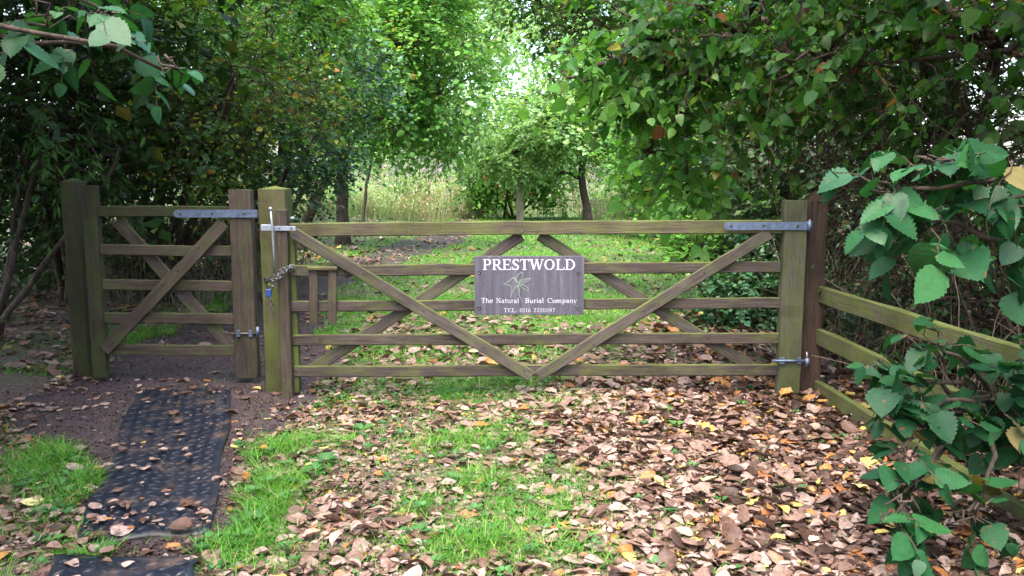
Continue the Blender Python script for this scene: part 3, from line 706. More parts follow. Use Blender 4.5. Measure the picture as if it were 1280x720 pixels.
def scatter(g, tmpl, pos, d, n, size, rnd, wscale=None, curl=None, foff=None):
    tv, tf = tmpl; N = len(pos)
    d = norm(d); s_ = norm(np.cross(d, n)); n = np.cross(s_, d)
    size = np.broadcast_to(size, (N,)); X = tv[:, 0][None] * (1 if wscale is None else np.asarray(wscale)[:, None]); Z = tv[:, 2][None] * (1 if curl is None else curl[:, None])
    V = pos[:, None] + size[:, None, None] * (X[..., None] * s_[:, None] + tv[:, 1][None, :, None] * d[:, None] + Z[..., None] * n[:, None])
    sz = np.array([len(f) for f in tf]); lo = np.array([i for f in tf for i in f]); m_ = len(tv)
    g.add(V.reshape(-1, 3), sizes=np.tile(sz, N), loops=(lo[None] + (np.arange(N) * m_)[:, None]).ravel(), rnd=np.repeat(rnd, len(sz)) if foff is None else np.clip(rnd[:, None] + foff[None] * (rnd < .8)[:, None], 0, 1).ravel())

# ------------------------------------------------------------------ plants
def lumps(p, ph, f):
    return (np.sin(p[:, 0] * f + ph[0]) + np.sin(p[:, 1] * f * 1.1 + ph[1]) + np.sin(p[:, 2] * f * 1.3 + ph[2]) + np.sin((p[:, 0] + p[:, 2]) * f * 1.9 + ph[3]) + np.sin((p[:, 1] - p[:, 2]) * f * 2.3 + ph[4])) / 5
def wobble(a, b, n, amp, r, sag=0):
    t = np.linspace(0, 1, n)[:, None]; p = a * (1 - t) + b * t
    off = np.cumsum(r.normal(0, amp, (n, 3)), 0); off -= t * off[-1]; p = p + off; p[:, 2] += sag * (4 * t * (1 - t))[:, 0]; return p
def plant(name, label, cat, base, clumps, leaf='oval', size=.06, mat='leaf_green', k_leaves=9, tlen=.4, trunk_r=.05, trunk_to=None, seed=0,
          group=None, droop=.25, bark_='bark', stems=1, gap=.1, lf=2.4, twigs=True, hang=.0, tilt=.6, trunk_pts=None, wmul=1., shell=.45, z_min=.05, bdiv=26):
    r = np.random.default_rng(seed + 1000)
    bz = float(H(base[0], base[1])); B = np.array([base[0], base[1], bz - .03])
    root = empty(name, (base[0], base[1], bz), label, cat, group)
    g = Geo(); gl = Geo(); gt = Geo()
    cen = [np.array(c[0], float) for c in clumps]
    if trunk_pts is not None:
        TP = np.array([np.array(p, float) for p in trunk_pts]); tt = np.linspace(0, len(TP) - 1, 16)
        TP = np.stack([np.interp(tt, range(len(TP)), TP[:, i]) for i in range(3)], 1); TP[1:-1] += r.normal(0, trunk_r * .16, (14, 3))
        rad = trunk_r * np.linspace(1, .45, 16); rad[0] *= 1.5; rad[1] *= 1.15
        tubes(g, TP[None], rad[None], 12); top = TP
        tops = [TP]
    else:
        tops = []
        for s_ in range(stems):
            tgt = cen[s_ % len(cen)]; e = tgt + r.normal(0, .1, 3); e[2] = tgt[2]
            b0 = B + (r.normal(0, .12, 3) * (stems > 1)) * np.array([1, 1, 0])
            TP = wobble(b0, e, 12, trunk_r * .35, r); rad = trunk_r * np.linspace(1, .35, 12); rad[0] *= 1.35
            tubes(g, TP[None], rad[None], 9); tops.append(TP)
    link('trunk', g.mesh('trunk', True), M[bark_], root)
    gb = Geo(); nb = 0
    for ci, (c, rad3, n_tw) in enumerate(clumps):
        c = np.array(c, float); rad3 = np.array(rad3, float)
        TP = min(tops, key=lambda t_: np.min(np.linalg.norm(t_ - c, axis=1)))
        jn = np.argmin(np.linalg.norm(TP - c + np.array([0, 0, .3 * rad3[2]]), axis=1)); a = TP[max(jn, 2)]
        if np.linalg.norm(a - c) > .15:
            lp = wobble(a, c, 9, np.linalg.norm(a - c) * .03, r, sag=.05); tubes(gb, lp[None], (trunk_r * np.linspace(.5, .22, 9))[None], 7); nb += 1
        u = norm(r.normal(size=(int(n_tw * 1.7), 3))); rr = r.uniform(0, 1, len(u)) ** shell
        p = c + u * rr[:, None] * rad3
        ph = r.uniform(0, 6, 5); keep = lumps(p, ph, lf) > gap - .25 + r.normal(0, .12, len(p)); p = p[keep][:n_tw]; u = u[keep][:n_tw]
        ok = p[:, 2] > z_min; p = p[ok]; u = u[ok]
        n = len(p)
        if n == 0: continue
        nl = max(4, n // bdiv); sel = r.choice(n, nl)
        for i in sel:
            lp = wobble(c, p[i], 6, .03, r); tubes(gb, lp[None], (max(trunk_r * .18, .004) * np.linspace(1, .3, 6))[None], 5); nb += 1
        d = norm(u * .75 + r.normal(0, .55, (n, 3)) + np.array([0, 0, .12])); L = tlen * r.uniform(.6, 1.35, n)
        M_ = 5; t = np.linspace(0, 1, M_)
        TW = p[:, None] + (d * L[:, None])[:, None] * t[None, :, None]; TW[..., 2] -= (droop * L)[:, None] * (t ** 2)[None]
        TW[:, 1:-1] += r.normal(0, .018, (n, M_ - 2, 3)) * tlen * 2
        if twigs: tubes(gt, TW, np.broadcast_to(np.linspace(1, .4, M_) * (.0035 + .004 * tlen), (n, M_)), 3)
        kk = k_leaves; tv = np.linspace(.12, 1, kk)[None] + r.normal(0, .03, (n, kk)); tv = np.clip(tv, .05, 1)
        idx = tv * (M_ - 1); i0 = np.minimum(idx.astype(int), M_ - 2); fr = (idx - i0)[..., None]; ar_ = np.arange(n)[:, None]
        lpz = TW[ar_, i0] * (1 - fr) + TW[ar_, i0 + 1] * fr; td = norm(TW[ar_, i0 + 1] - TW[ar_, i0])
        sd_ = norm(np.cross(td, np.array([0, 0, 1.]))); sg = np.where(np.arange(kk) % 2, 1, -1)[None, :, None]
        ld = td * .55 + sd_ * sg * .9 * (1 - .75 * (tv[..., None] > .97)) + r.normal(0, .25, td.shape) + np.array([0, 0, -hang])
        ln = np.array([0, 0, 1.]) + u[:, None] * .35 + r.normal(0, tilt, td.shape)
        ls = size * np.clip(np.exp(r.normal(-.1, .3, (n, kk))) * np.exp(r.normal(0, .12, (n, 1))), .35, 1.6)
        # some leaves already shed
        live = r.uniform(0, 1, (n, kk)) < .93
        tm = {'oval': T_oval(.36 * wmul), 'rhomb': T_rhomb(.36 * wmul), 'lance': T_rhomb(.14 * wmul, .03), 'broad': T_broad(seed=seed), 'med': T_broad(.42, 6, seed, .18, .0)}[leaf]
        clr = np.clip(r.beta(2, 2, (n, kk)) * .85 + .12 * r.normal(0, 1, (n, 1)) + (r.uniform(0, 1, (n, kk)) > .965) * .5, 0, 1)
        if leaf in ('broad', 'med'):
            L_ = [a_[live] for a_ in (lpz, ld, ln, ls, clr)]; wh = r.integers(0, 4, len(L_[0]))
            for v_ in range(4):
                q_ = wh == v_
                if q_.any(): scatter(gl, T_broad((.47, .42, .5, .38)[v_] - .04 * (leaf == 'med'), 18 if leaf == 'broad' else 7, seed + v_, (.1, .3, .45, .2)[v_], .03 if leaf == 'broad' else 0), *[a_[q_] for a_ in L_], curl=r.uniform(-.3, 1.5, q_.sum()), foff=np.array([(.07 if (f_ // 4) % 2 else -.02) + (.05 if f_ % 4 in (1, 2) else 0) for f_ in range(72)] + [.3]) if leaf == 'broad' else None)
        else: scatter(gl, tm, lpz[live], ld[live], ln[live], ls[live], clr[live])
    if nb: link('branches', gb.mesh('branches', True), M[bark_], root)
    if twigs: link('twigs', gt.mesh('twigs'), M['twig'], root)
    link('foliage', gl.mesh('foliage', leaf in ('broad', 'med'), True), M[mat], root)
    return root

def berry_part(root, centres, n_per, spread, rad, mat, seed):
    r = np.random.default_rng(seed); g = Geo()
    for c in centres:
        for _ in range(n_per):
            p = np.array(c) + r.normal(0, spread, 3); V = []; F_ = []
            V = [p + rad * np.array(q) for q in ((0, 0, 1), (1, 0, 0), (0, 1, 0), (-1, 0, 0), (0, -1, 0), (0, 0, -1), )]
            g.add(V, [(0, 1, 2), (0, 2, 3), (0, 3, 4), (0, 4, 1), (5, 2, 1), (5, 3, 2), (5, 4, 3), (5, 1, 4)])
    return link('berries', g.mesh('berries', True), M[mat], root)

# ================================================================== the planting
Wl = lambda px, py, Y: tuple(W(px, py, Y))
# ---- left: hedge behind the small gate
plant('hedge_shrub', 'tall shrub with small yellowing leaves rising above the small gate', 'shrub', (-4.4, 10.4),
      [(Wl(290, 90, 9.1), (1.0, .9, 1.1), 620), (Wl(335, 135, 9.5), (.8, .8, .7), 340), (Wl(190, 120, 9.4), (1.0, .9, .9), 240), (Wl(250, 170, 9.3), (.7, .6, .5), 220)],
      'oval', .058, 'leaf_yellow', 9, .42, .05, seed=1, stems=5, droop=.3, bark_='bark', gap=.42, lf=2.6)
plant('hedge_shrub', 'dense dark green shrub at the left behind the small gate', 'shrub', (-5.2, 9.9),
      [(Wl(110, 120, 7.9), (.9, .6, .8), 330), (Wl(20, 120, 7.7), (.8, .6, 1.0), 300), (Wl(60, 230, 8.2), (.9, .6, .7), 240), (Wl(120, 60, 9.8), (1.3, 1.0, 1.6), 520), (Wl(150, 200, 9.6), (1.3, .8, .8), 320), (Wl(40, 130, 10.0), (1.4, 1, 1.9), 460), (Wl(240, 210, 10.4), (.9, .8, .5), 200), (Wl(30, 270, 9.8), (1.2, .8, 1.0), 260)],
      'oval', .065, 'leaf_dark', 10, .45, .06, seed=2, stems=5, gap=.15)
plant('willow_shrub', 'shrub with narrow drooping leaves at the far left above the small gate', 'shrub', (-4.6, 7.4),
      [(Wl(60, 150, 7.4), (.5, .4, .4), 40), (Wl(150, 185, 7.4), (.38, .3, .25), 34)],
      'lance', .10, 'leaf_green', 12, .5, .035, seed=3, stems=3, droop=.9, hang=.5, gap=.0)
plant('hedge_shrub', 'bushy shrub with bluish leaves overhanging the middle of the left hedge', 'shrub', (-3.9, 12.3),
      [(Wl(365, 190, 11.6), (.85, .8, .6), 320), (Wl(300, 215, 11), (.8, .6, .5), 220), (Wl(400, 110, 12), (1.0, .9, .8), 380), (Wl(350, 60, 12.5), (1.2, 1, 1.0), 380), (Wl(355, 250, 12.4), (.45, .5, .5), 120)],
      'oval', .07, 'leaf_blue', 9, .42, .05, seed=4, stems=4, gap=.36, lf=2.4)
plant('hedge_shrub', 'shrub with fresh light green leaves at the top of the left hedge', 'shrub', (-4.1, 13.2),
      [(Wl(340, 10, 11.0), (1.0, .8, .7), 420), (Wl(430, 70, 13), (1.0, .8, .9), 420), (Wl(440, 140, 13.5), (.8, .8, .7), 280), (Wl(380, -30, 11), (1.3, .8, .7), 300)],
      'oval', .062, 'leaf_bright', 10, .45, .05, seed=5, stems=4, gap=.34, lf=2.3)
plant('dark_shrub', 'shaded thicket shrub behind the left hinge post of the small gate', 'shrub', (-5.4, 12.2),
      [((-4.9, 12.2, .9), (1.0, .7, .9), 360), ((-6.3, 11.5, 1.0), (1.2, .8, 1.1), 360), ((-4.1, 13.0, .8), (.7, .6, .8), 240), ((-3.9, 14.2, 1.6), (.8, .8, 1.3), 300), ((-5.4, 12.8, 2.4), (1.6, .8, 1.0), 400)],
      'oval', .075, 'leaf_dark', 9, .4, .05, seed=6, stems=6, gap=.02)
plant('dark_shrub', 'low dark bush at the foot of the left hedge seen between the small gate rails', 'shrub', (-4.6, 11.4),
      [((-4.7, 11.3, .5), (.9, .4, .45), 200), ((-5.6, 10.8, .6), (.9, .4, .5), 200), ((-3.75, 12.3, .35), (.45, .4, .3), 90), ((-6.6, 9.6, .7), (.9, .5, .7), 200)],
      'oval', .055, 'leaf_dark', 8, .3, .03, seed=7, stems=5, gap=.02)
hz = dict(leaf='broad', mat='leaf_hazel', trunk_r=.03, droop=.35, hang=.45, tilt=.35, lf=1, gap=-1)
plant('hazel_shrub', 'hazel with a few big serrated leaves hanging in at the top left corner', 'shrub', (-3.4, 3.0),
      [((-2.75, 3.0, 2.5), (.4, .3, .35), 36), (Wl(125, 10, 3.1), (.13, .15, .05), 6), (Wl(205, 88, 3.15), (.05, .08, .015), 2), (Wl(155, 60, 3.2), (.07, .12, .03), 3), (Wl(45, 30, 3.2), (.2, .2, .15), 9)],
      size=.088, k_leaves=4, tlen=.17, seed=8, stems=1, **hz)
plant('hedge_shrub', 'glossy mid green shrub crowning the left hedge above the strap hinge', 'shrub', (-4.8, 11.2),
      [(Wl(230, 20, 9.8), (1.5, 1.0, 1.0), 520), (Wl(330, 40, 10.4), (1.2, .9, .9), 420), (Wl(400, 60, 11), (.9, .8, .7), 260), (Wl(140, 40, 9.6), (1.0, .9, 1.0), 260), (Wl(290, -70, 9.5), (1.8, 1.3, .9), 360)],
      'oval', .085, 'leaf_mid', 10, .5, .05, seed=61, stems=4, gap=.4, lf=2.4)
# ---- left woodland trees
plant('field_maple_tree', 'dark trunked tree standing left of the clearing with a wide leafy crown', 'tree', (W(428, 300, 19.5).x, 19.5),
      [(Wl(500, 60, 18), (1.9, 1.6, 1.6), 1050), (Wl(430, 90, 19), (1.6, 1.5, 1.5), 650), (Wl(550, 120, 18.5), (1.3, 1.2, .9), 480), (Wl(470, 150, 18.5), (1.3, 1.2, .45), 320), (Wl(520, -30, 18), (2.3, 1.6, 1.3), 700), (Wl(400, 10, 19), (1.8, 1.5, 1.5), 500), (Wl(550, 50, 19), (.8, .9, .7), 140), (Wl(390, 165, 19.5), (.9, 1, .5), 200)],
      'oval', .11, 'leaf_bright', 8, .62, .15, seed=9, gap=.24, lf=1.5,
      trunk_pts=[(W(428, 302, 19.5).x, 19.5, -.1), Wl(427, 240, 19.5), Wl(430, 180, 19.5), Wl(433, 120, 19.5), Wl(445, 60, 19.3), Wl(470, -40, 19)])
plant('sapling', 'thin leaning sapling beside the dark trunk left of the clearing', 'tree', (W(452, 283, 25).x, 25),
      [(Wl(485, 110, 25), (1.2, 1, 1.2), 260), (Wl(500, 165, 25), (1.0, 1, .5), 160)],
      'oval', .12, 'leaf_bright', 8, .6, .055, seed=10, gap=0, trunk_pts=[(W(452, 283, 25).x, 25, -.1), Wl(458, 230, 25), Wl(468, 180, 25), Wl(478, 120, 25)])
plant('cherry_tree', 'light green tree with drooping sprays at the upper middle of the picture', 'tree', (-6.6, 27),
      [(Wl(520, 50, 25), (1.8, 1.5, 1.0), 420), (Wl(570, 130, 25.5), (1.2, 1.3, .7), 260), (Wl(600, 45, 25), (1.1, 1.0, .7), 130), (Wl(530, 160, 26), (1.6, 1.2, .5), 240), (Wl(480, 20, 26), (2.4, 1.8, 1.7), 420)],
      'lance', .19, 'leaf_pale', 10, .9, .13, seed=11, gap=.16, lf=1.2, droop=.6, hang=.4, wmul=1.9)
# ---- centre of the clearing
rw = plant('rowan_tree', 'small rowan with clusters of orange red berries behind the marker post', 'tree', (W(640, 270, 33).x, 33),
      [(Wl(640, 215, 32.5), (1.6, 1.0, 1.2), 480), (Wl(600, 225, 33), (1.3, 1, 1.1), 300), (Wl(690, 230, 33), (1.1, 1, .9), 260), (Wl(620, 160, 33), (1.7, 1.2, 1.0), 300)],
      'oval', .15, 'leaf_bright', 9, .6, .06, seed=12, stems=4, gap=.15, wmul=.8, z_min=.3)
rr_ = np.random.default_rng(4)
berry_part(rw, [Wl(rr_.uniform(595, 665), rr_.uniform(190, 245), 31.6) for _ in range(14)], 9, .06, .03, 'berry', 5)
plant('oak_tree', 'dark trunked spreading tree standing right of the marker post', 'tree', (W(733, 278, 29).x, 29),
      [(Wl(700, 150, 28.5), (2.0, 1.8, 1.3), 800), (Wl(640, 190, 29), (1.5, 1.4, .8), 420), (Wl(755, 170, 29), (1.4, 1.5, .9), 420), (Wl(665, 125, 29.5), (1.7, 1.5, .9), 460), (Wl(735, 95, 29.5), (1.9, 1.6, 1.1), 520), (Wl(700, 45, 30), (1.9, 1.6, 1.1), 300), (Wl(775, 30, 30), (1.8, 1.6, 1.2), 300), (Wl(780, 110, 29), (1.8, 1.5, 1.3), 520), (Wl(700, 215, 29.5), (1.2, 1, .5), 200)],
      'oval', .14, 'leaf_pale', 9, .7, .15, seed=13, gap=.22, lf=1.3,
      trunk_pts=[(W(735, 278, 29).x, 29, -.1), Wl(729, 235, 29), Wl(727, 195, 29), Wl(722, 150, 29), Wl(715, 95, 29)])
def bgtree(label, x, y, h, w_, mat, seed, n=520, size=.26, name='woodland_tree', group='background woodland trees'):
    r = np.random.default_rng(seed); cl = []
    for i in range(7):
        a = r.uniform(0, 6.28); q = r.uniform(.15, .6); z = h * r.uniform(.3, .85); sh = (1 - .5 * z / h)
        cl.append(((x + math.cos(a) * q * w_, y + math.sin(a) * q * w_, z), (w_ * .55 * sh + .4, w_ * .5 * sh + .4, h * .17 + .2), n // 7))
    cl.append(((x, y, h * .78), (w_ * .5, w_ * .5, h * .22), n // 6))
    return plant(name, label, 'tree', (x, y), cl, 'rhomb', size, mat, 11, 1.0, .035 * h ** .7, seed=seed, group=group, gap=.02, lf=.9, twigs=False)
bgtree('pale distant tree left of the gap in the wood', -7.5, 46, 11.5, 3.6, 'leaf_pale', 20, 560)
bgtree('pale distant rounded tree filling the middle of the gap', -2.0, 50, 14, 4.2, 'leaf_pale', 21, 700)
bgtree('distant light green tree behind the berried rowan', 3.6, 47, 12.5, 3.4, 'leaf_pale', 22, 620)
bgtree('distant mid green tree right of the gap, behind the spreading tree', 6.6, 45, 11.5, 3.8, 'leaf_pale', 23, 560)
bgtree('tall distant tree behind the right hand hedge', 12, 40, 13, 4.2, 'leaf_green', 24, 900)
bgtree('tall distant tree behind the maple at the left', -12.5, 38, 13, 4.4, 'leaf_bright', 25, 560)
bgtree('broad tree behind the left hedge, beyond the leaning sapling', -8.5, 27, 10.5, 3.6, 'leaf_green', 26, 900, .2)
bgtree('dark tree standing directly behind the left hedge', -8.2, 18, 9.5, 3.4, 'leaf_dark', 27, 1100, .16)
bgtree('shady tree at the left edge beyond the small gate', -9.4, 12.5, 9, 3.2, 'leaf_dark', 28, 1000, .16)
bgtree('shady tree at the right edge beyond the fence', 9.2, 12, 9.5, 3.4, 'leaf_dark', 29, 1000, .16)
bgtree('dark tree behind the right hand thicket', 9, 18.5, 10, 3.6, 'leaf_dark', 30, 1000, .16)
bgtree('green tree closing the right side of the clearing', 9, 27, 10.5, 3.8, 'leaf_green', 31, 900, .2)
# mostly unseen trees added so their crowns darken the two sides of the track
sh_ = dict(name='shade_tree', group='trees overhanging the sides of the track')
bgtree('tree added for shade beside the viewer on the left, outside the picture', -5.6, 3.2, 8.5, 3.0, 'leaf_dark', 32, 1100, .15, **sh_)
bgtree('tree added for shade beside the viewer on the right, outside the picture', 5.9, 2.6, 8.5, 3.2, 'leaf_dark', 33, 1100, .15, **sh_)
bgtree('dark tree added to close the right edge behind the thorn bush', 7.2, 8.0, 8.5, 3.0, 'leaf_dark', 35, 1300, .15, **sh_)
bgtree('tree added for shade behind the viewer on the left, outside the picture', -5.5, -2.5, 8, 3.0, 'leaf_dark', 36, 900, .15, **sh_)
bgtree('tree added for shade behind the viewer on the right, outside the picture', 5.5, -2.5, 8, 3.0, 'leaf_dark', 37, 900, .15, **sh_)
bgtree('tree added for shade left of the small gate', -6.3, 7.6, 9, 3.0, 'leaf_dark', 34, 1200, .15, **sh_)

# ---- right hand side
plant('hedge_shrub', 'bright leafy shrub at the far end of the right hedge', 'shrub', (4.6, 23),
      [(Wl(815, 190, 22), (1.2, 1.1, .9), 420), (Wl(860, 150, 21), (1.3, 1.1, 1.1), 460), (Wl(840, 90, 21), (1.5, 1.2, 1.0), 420), (Wl(800, 240, 22.5), (.8, .9, .6), 180), (Wl(880, 230, 20), (1.2, 1, 1.0), 380)],
      'oval', .12, 'leaf_bright', 9, .6, .06, seed=40, stems=4, gap=.06, lf=1.8)
plant('hedge_shrub', 'mid green shrub in the middle of the right hedge', 'shrub', (4.4, 15),
      [(Wl(900, 170, 15), (1.0, 1.0, .9), 460), (Wl(880, 90, 15), (1.2, 1.1, .9), 440), (Wl(930, 240, 14), (.9, .9, .8), 420), (Wl(960, 130, 14), (1.2, 1, 1.2), 460), (Wl(860, 255, 15.5), (.5, .6, .45), 160)],
      'oval', .085, 'leaf_bright', 9, .5, .05, seed=41, stems=5, gap=.08)
plant('bramble_bush', 'dark leafy bush growing close behind the right end of the wide gate', 'bush', (2.9, 9.0),
      [(Wl(930, 385, 8.6), (.42, .4, .35), 230), (Wl(900, 400, 8.9), (.3, .3, .2), 90), (Wl(960, 330, 9.2), (.6, .6, .5), 330), (Wl(985, 400, 8.6), (.4, .4, .4), 200), (Wl(925, 300, 10), (.55, .6, .5), 300)],
      'oval', .06, 'leaf_blue', 9, .3, .02, seed=42, stems=5, gap=.0, droop=.5)
plant('bramble_spray', 'loose leafy spray poking into the gap below the top rail at the right', 'bush', (2.7, 9.8),
      [(Wl(852, 308, 9.6), (.22, .2, .1), 26), (Wl(880, 300, 9.7), (.3, .25, .2), 60)],
      'oval', .085, 'leaf_bright', 7, .3, .015, seed=43, stems=2, gap=-1)
plant('hedge_shrub', 'dark shrub with dense twigs behind the red brown gate post', 'shrub', (4.0, 9.6),
      [(Wl(990, 200, 9.5), (.9, .8, .8), 460), (Wl(1060, 300, 9), (.9, .7, .9), 420), (Wl(1080, 160, 9), (1.0, .8, 1.0), 460), (Wl(1160, 250, 8.6), (.9, .7, 1.2), 420)],
      'oval', .065, 'leaf_dark', 8, .5, .05, seed=44, stems=6, gap=.1)
plant('hedge_shrub', 'light green shrub with glow put into its leaf colour, seen through the overhanging branches at the upper right', 'shrub', (3.9, 11),
      [(Wl(960, 90, 10.5), (1.3, 1, 1.0), 420), (Wl(880, 170, 11), (.8, .8, .8), 260), (Wl(1040, 40, 10.5), (1.0, .9, .8), 260)],
      'oval', .075, 'leaf_bright', 9, .5, .05, seed=64, stems=4, gap=.2)  # brighter leaves painted in place of backlit glow
plant('thorn_bush', 'twiggy shaded thorn bush beyond the fence at the right edge', 'bush', (4.1, 6.2),
      [(Wl(1150, 230, 6.2), (.7, .6, .8), 300), (Wl(1190, 100, 6.0), (.9, .7, .8), 340), (Wl(1250, 260, 6.0), (.8, .6, 1.0), 300), (Wl(1120, 60, 6.6), (.8, .7, .6), 260), (Wl(1230, 380, 5.6), (.6, .5, .5), 160)],
      'oval', .05, 'leaf_dark', 5, .6, .05, seed=45, stems=7, gap=.05)
plant('ivy_bush', 'low dark ivy covering the bank behind the fence rails', 'bush', (3.4, 7.4),
      [((3.2, 7.4, .25), (.6, .8, .22), 130), ((3.9, 6.4, .4), (.8, .9, .4), 200), ((3.1, 8.4, .3), (.5, .5, .25), 120)],
      'oval', .055, 'leaf_dark', 8, .3, .02, seed=46, stems=4, gap=0)
LT = dict(leaf='med', droop=.4, hang=.5, tilt=.75, bdiv=7, gap=-.05, lf=1.8)
plant('lime_tree', 'large leaved tree whose branches hang over the right side of the gate', 'tree', (3.9, 7.6),
      [(Wl(1030, 80, 6.3), (.95, .8, .42), 90), (Wl(930, 50, 6.4), (.75, .8, .36), 68), (Wl(870, 110, 6.6), (.5, .6, .3), 28), (Wl(950, 150, 6.4), (.6, .5, .25), 16),
       (Wl(830, 40, 6.8), (.6, .6, .4), 70), (Wl(1120, 30, 5.8), (.9, .8, .5), 80), (Wl(960, -70, 6.0), (1.5, 1.2, .35), 150), (Wl(1250, 60, 5.6), (.9, .8, .8), 100),
       ((2.7, 4.2, 3.3), (1.1, 1.4, .45), 240), ((3.6, 2.8, 3.0), (1.0, 1.2, .6), 200), ((3.9, 5.5, 3.6), (1.2, 1.5, .6), 240)],  # unseen overhead clumps added to shade the right side
      size=.08, mat='leaf_lime', k_leaves=10, tlen=.45, trunk_r=.13, seed=47,
      trunk_pts=[(4.0, 7.6, -.1), (3.9, 7.5, 1.2), (3.7, 7.3, 2.2), (3.2, 6.9, 2.9), (2.3, 6.5, 3.25)], **LT)
plant('shade_tree', 'leafy tree added to shade the small gate, its crown above the picture', 'tree', (-4.9, 5.6),  # unseen crown added to darken the small gate
      [((-3.6, 5.8, 3.55), (1.3, 1.5, .5), 420), ((-2.5, 7.1, 3.85), (1.0, 1.0, .45), 360), ((-3.7, 3.8, 3.1), (1.2, 1.4, .5), 460), ((-5.0, 5.5, 3.4), (1.2, 1.6, .9), 400), ((-2.9, 2.0, 2.8), (.9, 1.2, .5), 300)],
      'oval', .09, 'leaf_dark', 9, .5, .11, seed=60, gap=-.05)
plant('lime_tree', 'broad leaved branch tip reaching furthest left over the wide gate', 'tree', (3.7, 8.4),
      [(Wl(725, 92, 6.6), (.22, .2, .09), 14), (Wl(770, 75, 6.7), (.3, .3, .16), 30), (Wl(800, 120, 6.8), (.28, .3, .2), 34), (Wl(810, 190, 7.2), (.3, .3, .13), 22), (Wl(860, 230, 7.2), (.4, .3, .2), 44), (Wl(850, 60, 7), (.4, .4, .25), 40)],
      size=.10, mat='leaf_bright', k_leaves=6, tlen=.35, trunk_r=.07, seed=48,
      trunk_pts=[(3.8, 8.4, -.1), (3.7, 8.2, 1.6), (3.2, 7.9, 2.7), (2.4, 7.4, 2.9), (1.3, 7.0, 2.75)], **LT)
hw = plant('hawthorn_tree', 'hawthorn with dark red berries hanging in at the top right of centre', 'tree', (4.8, 12.5),
      [(Wl(720, 10, 10.5), (.7, .6, .35), 180), (Wl(790, 20, 10.5), (.9, .7, .5), 300), (Wl(870, 10, 11), (1.1, .9, .7), 380), (Wl(760, -40, 10.5), (1.4, .9, .5), 300), (Wl(670, -10, 10.5), (.6, .6, .3), 90)],
      'oval', .06, 'leaf_green', 9, .45, .1, seed=49, gap=0, trunk_pts=[(4.8, 12.5, -.1), (4.6, 12.4, 2.2), (3.9, 12, 3.7), (2.6, 11.2, 4.2), (1.6, 10.8, 4.1)])
berry_part(hw, [Wl(rr_.uniform(672, 760), rr_.uniform(0, 65), 10.2) for _ in range(16)], 7, .05, .012, 'haw', 6)
hz['tilt'] = .4
plant('hazel_shrub', 'hazel with big serrated leaves arching in above the fence at the right edge', 'shrub', (2.75, 3.3),
      [((2.35, 3.1, 1.45), (.3, .3, .3), 24), (Wl(1115, 235, 2.95), (.07, .12, .04), 6), (Wl(1165, 205, 2.9), (.09, .12, .04), 7), (Wl(1165, 275, 2.9), (.07, .12, .04), 5), (Wl(1190, 320, 2.95), (.04, .1, .04), 2), (Wl(1250, 250, 2.95), (.18, .2, .16), 18)],
      size=.105, k_leaves=4, tlen=.16, seed=50, stems=1, **hz)
plant('hazel_shrub', 'low hazel with big serrated leaves sprawling over the litter in front of the fence', 'shrub', (2.4, 3.5),
      [(Wl(1300, 520, 3.3), (.2, .2, .3), 24), (Wl(1115, 485, 3.35), (.11, .12, .07), 9), (Wl(1155, 520, 3.3), (.11, .13, .10), 11), (Wl(1125, 565, 3.15), (.07, .1, .04), 5), (Wl(1130, 615, 3.05), (.07, .1, .05), 6), (Wl(1112, 650, 3.0), (.07, .1, .02), 4),
       (Wl(1180, 440, 3.4), (.09, .12, .07), 7), (Wl(1240, 500, 3.3), (.12, .2, .2), 16), (Wl(1210, 640, 3.05), (.07, .1, .1), 5), (Wl(1085, 468, 3.5), (.05, .1, .02), 3)],
      size=.10, k_leaves=4, tlen=.13, seed=51, stems=1, **hz)

plant('shade_bush', 'dense dark evergreen bush added to block side light, outside the picture on the left of the mats', 'bush', (-3.9, 3.2),  # unseen leafy wall added to keep sky light off the left side
      [((-3.7, 3.3, 1.1), (.9, .9, 1.1), 420), ((-4.6, 4.9, 1.3), (.9, .9, 1.3), 420), ((-3.3, 1.4, 1.2), (.9, 1.0, 1.2), 380)],
      'oval', .07, 'leaf_dark', 9, .4, .05, seed=62, stems=6, gap=-.1)
plant('shade_bush', 'dense dark evergreen bush added to block side light, outside the picture beyond the fence on the right', 'bush', (4.3, 3.4),  # its unseen counterpart, added to darken the right side
      [((4.1, 3.6, 1.2), (.9, .9, 1.2), 420), ((4.6, 5.0, 1.5), (.9, .9, 1.4), 420), ((3.5, 1.6, 1.3), (.9, 1.0, 1.3), 380)],
      'oval', .07, 'leaf_dark', 9, .4, .05, seed=63, stems=6, gap=-.1)
for i_, (px_, y_, w_, h_, m_) in enumerate(((415, 33.5, 1.0, .8, 'leaf_pale'), (505, 34.5, .9, 1.0, 'leaf_bright'), (548, 36, 1.1, 1.1, 'leaf_pale'), (590, 34, .7, .8, 'leaf_mid'), (775, 34.5, .9, .9, 'leaf_pale'), (830, 32, 1.0, 1.0, 'leaf_bright'))):
    bx_ = (px_ - 640) / F * y_
    plant('weed_bush', ['pale bush at the left end of the tall grass', 'leafy bush in the tall grass right of the thin sapling', 'rounded pale bush in the tall grass left of the rowan', 'small bush pressed against the left side of the rowan', 'pale bush in the tall grass just right of the leaning dark trunk', 'light green bush where the tall grass meets the right hedge'][i_], 'bush', (bx_, y_),
          [((bx_, y_, h_ * .75), (w_, .6, h_ * .7), 130), ((bx_ + .5 * w_, y_ + .2, h_ * 1.1), (w_ * .6, .5, h_ * .5), 70)], 'oval', .11, m_, 9, .5, .03, seed=70 + i_, stems=4, gap=0, group='bushes in the tall grass')
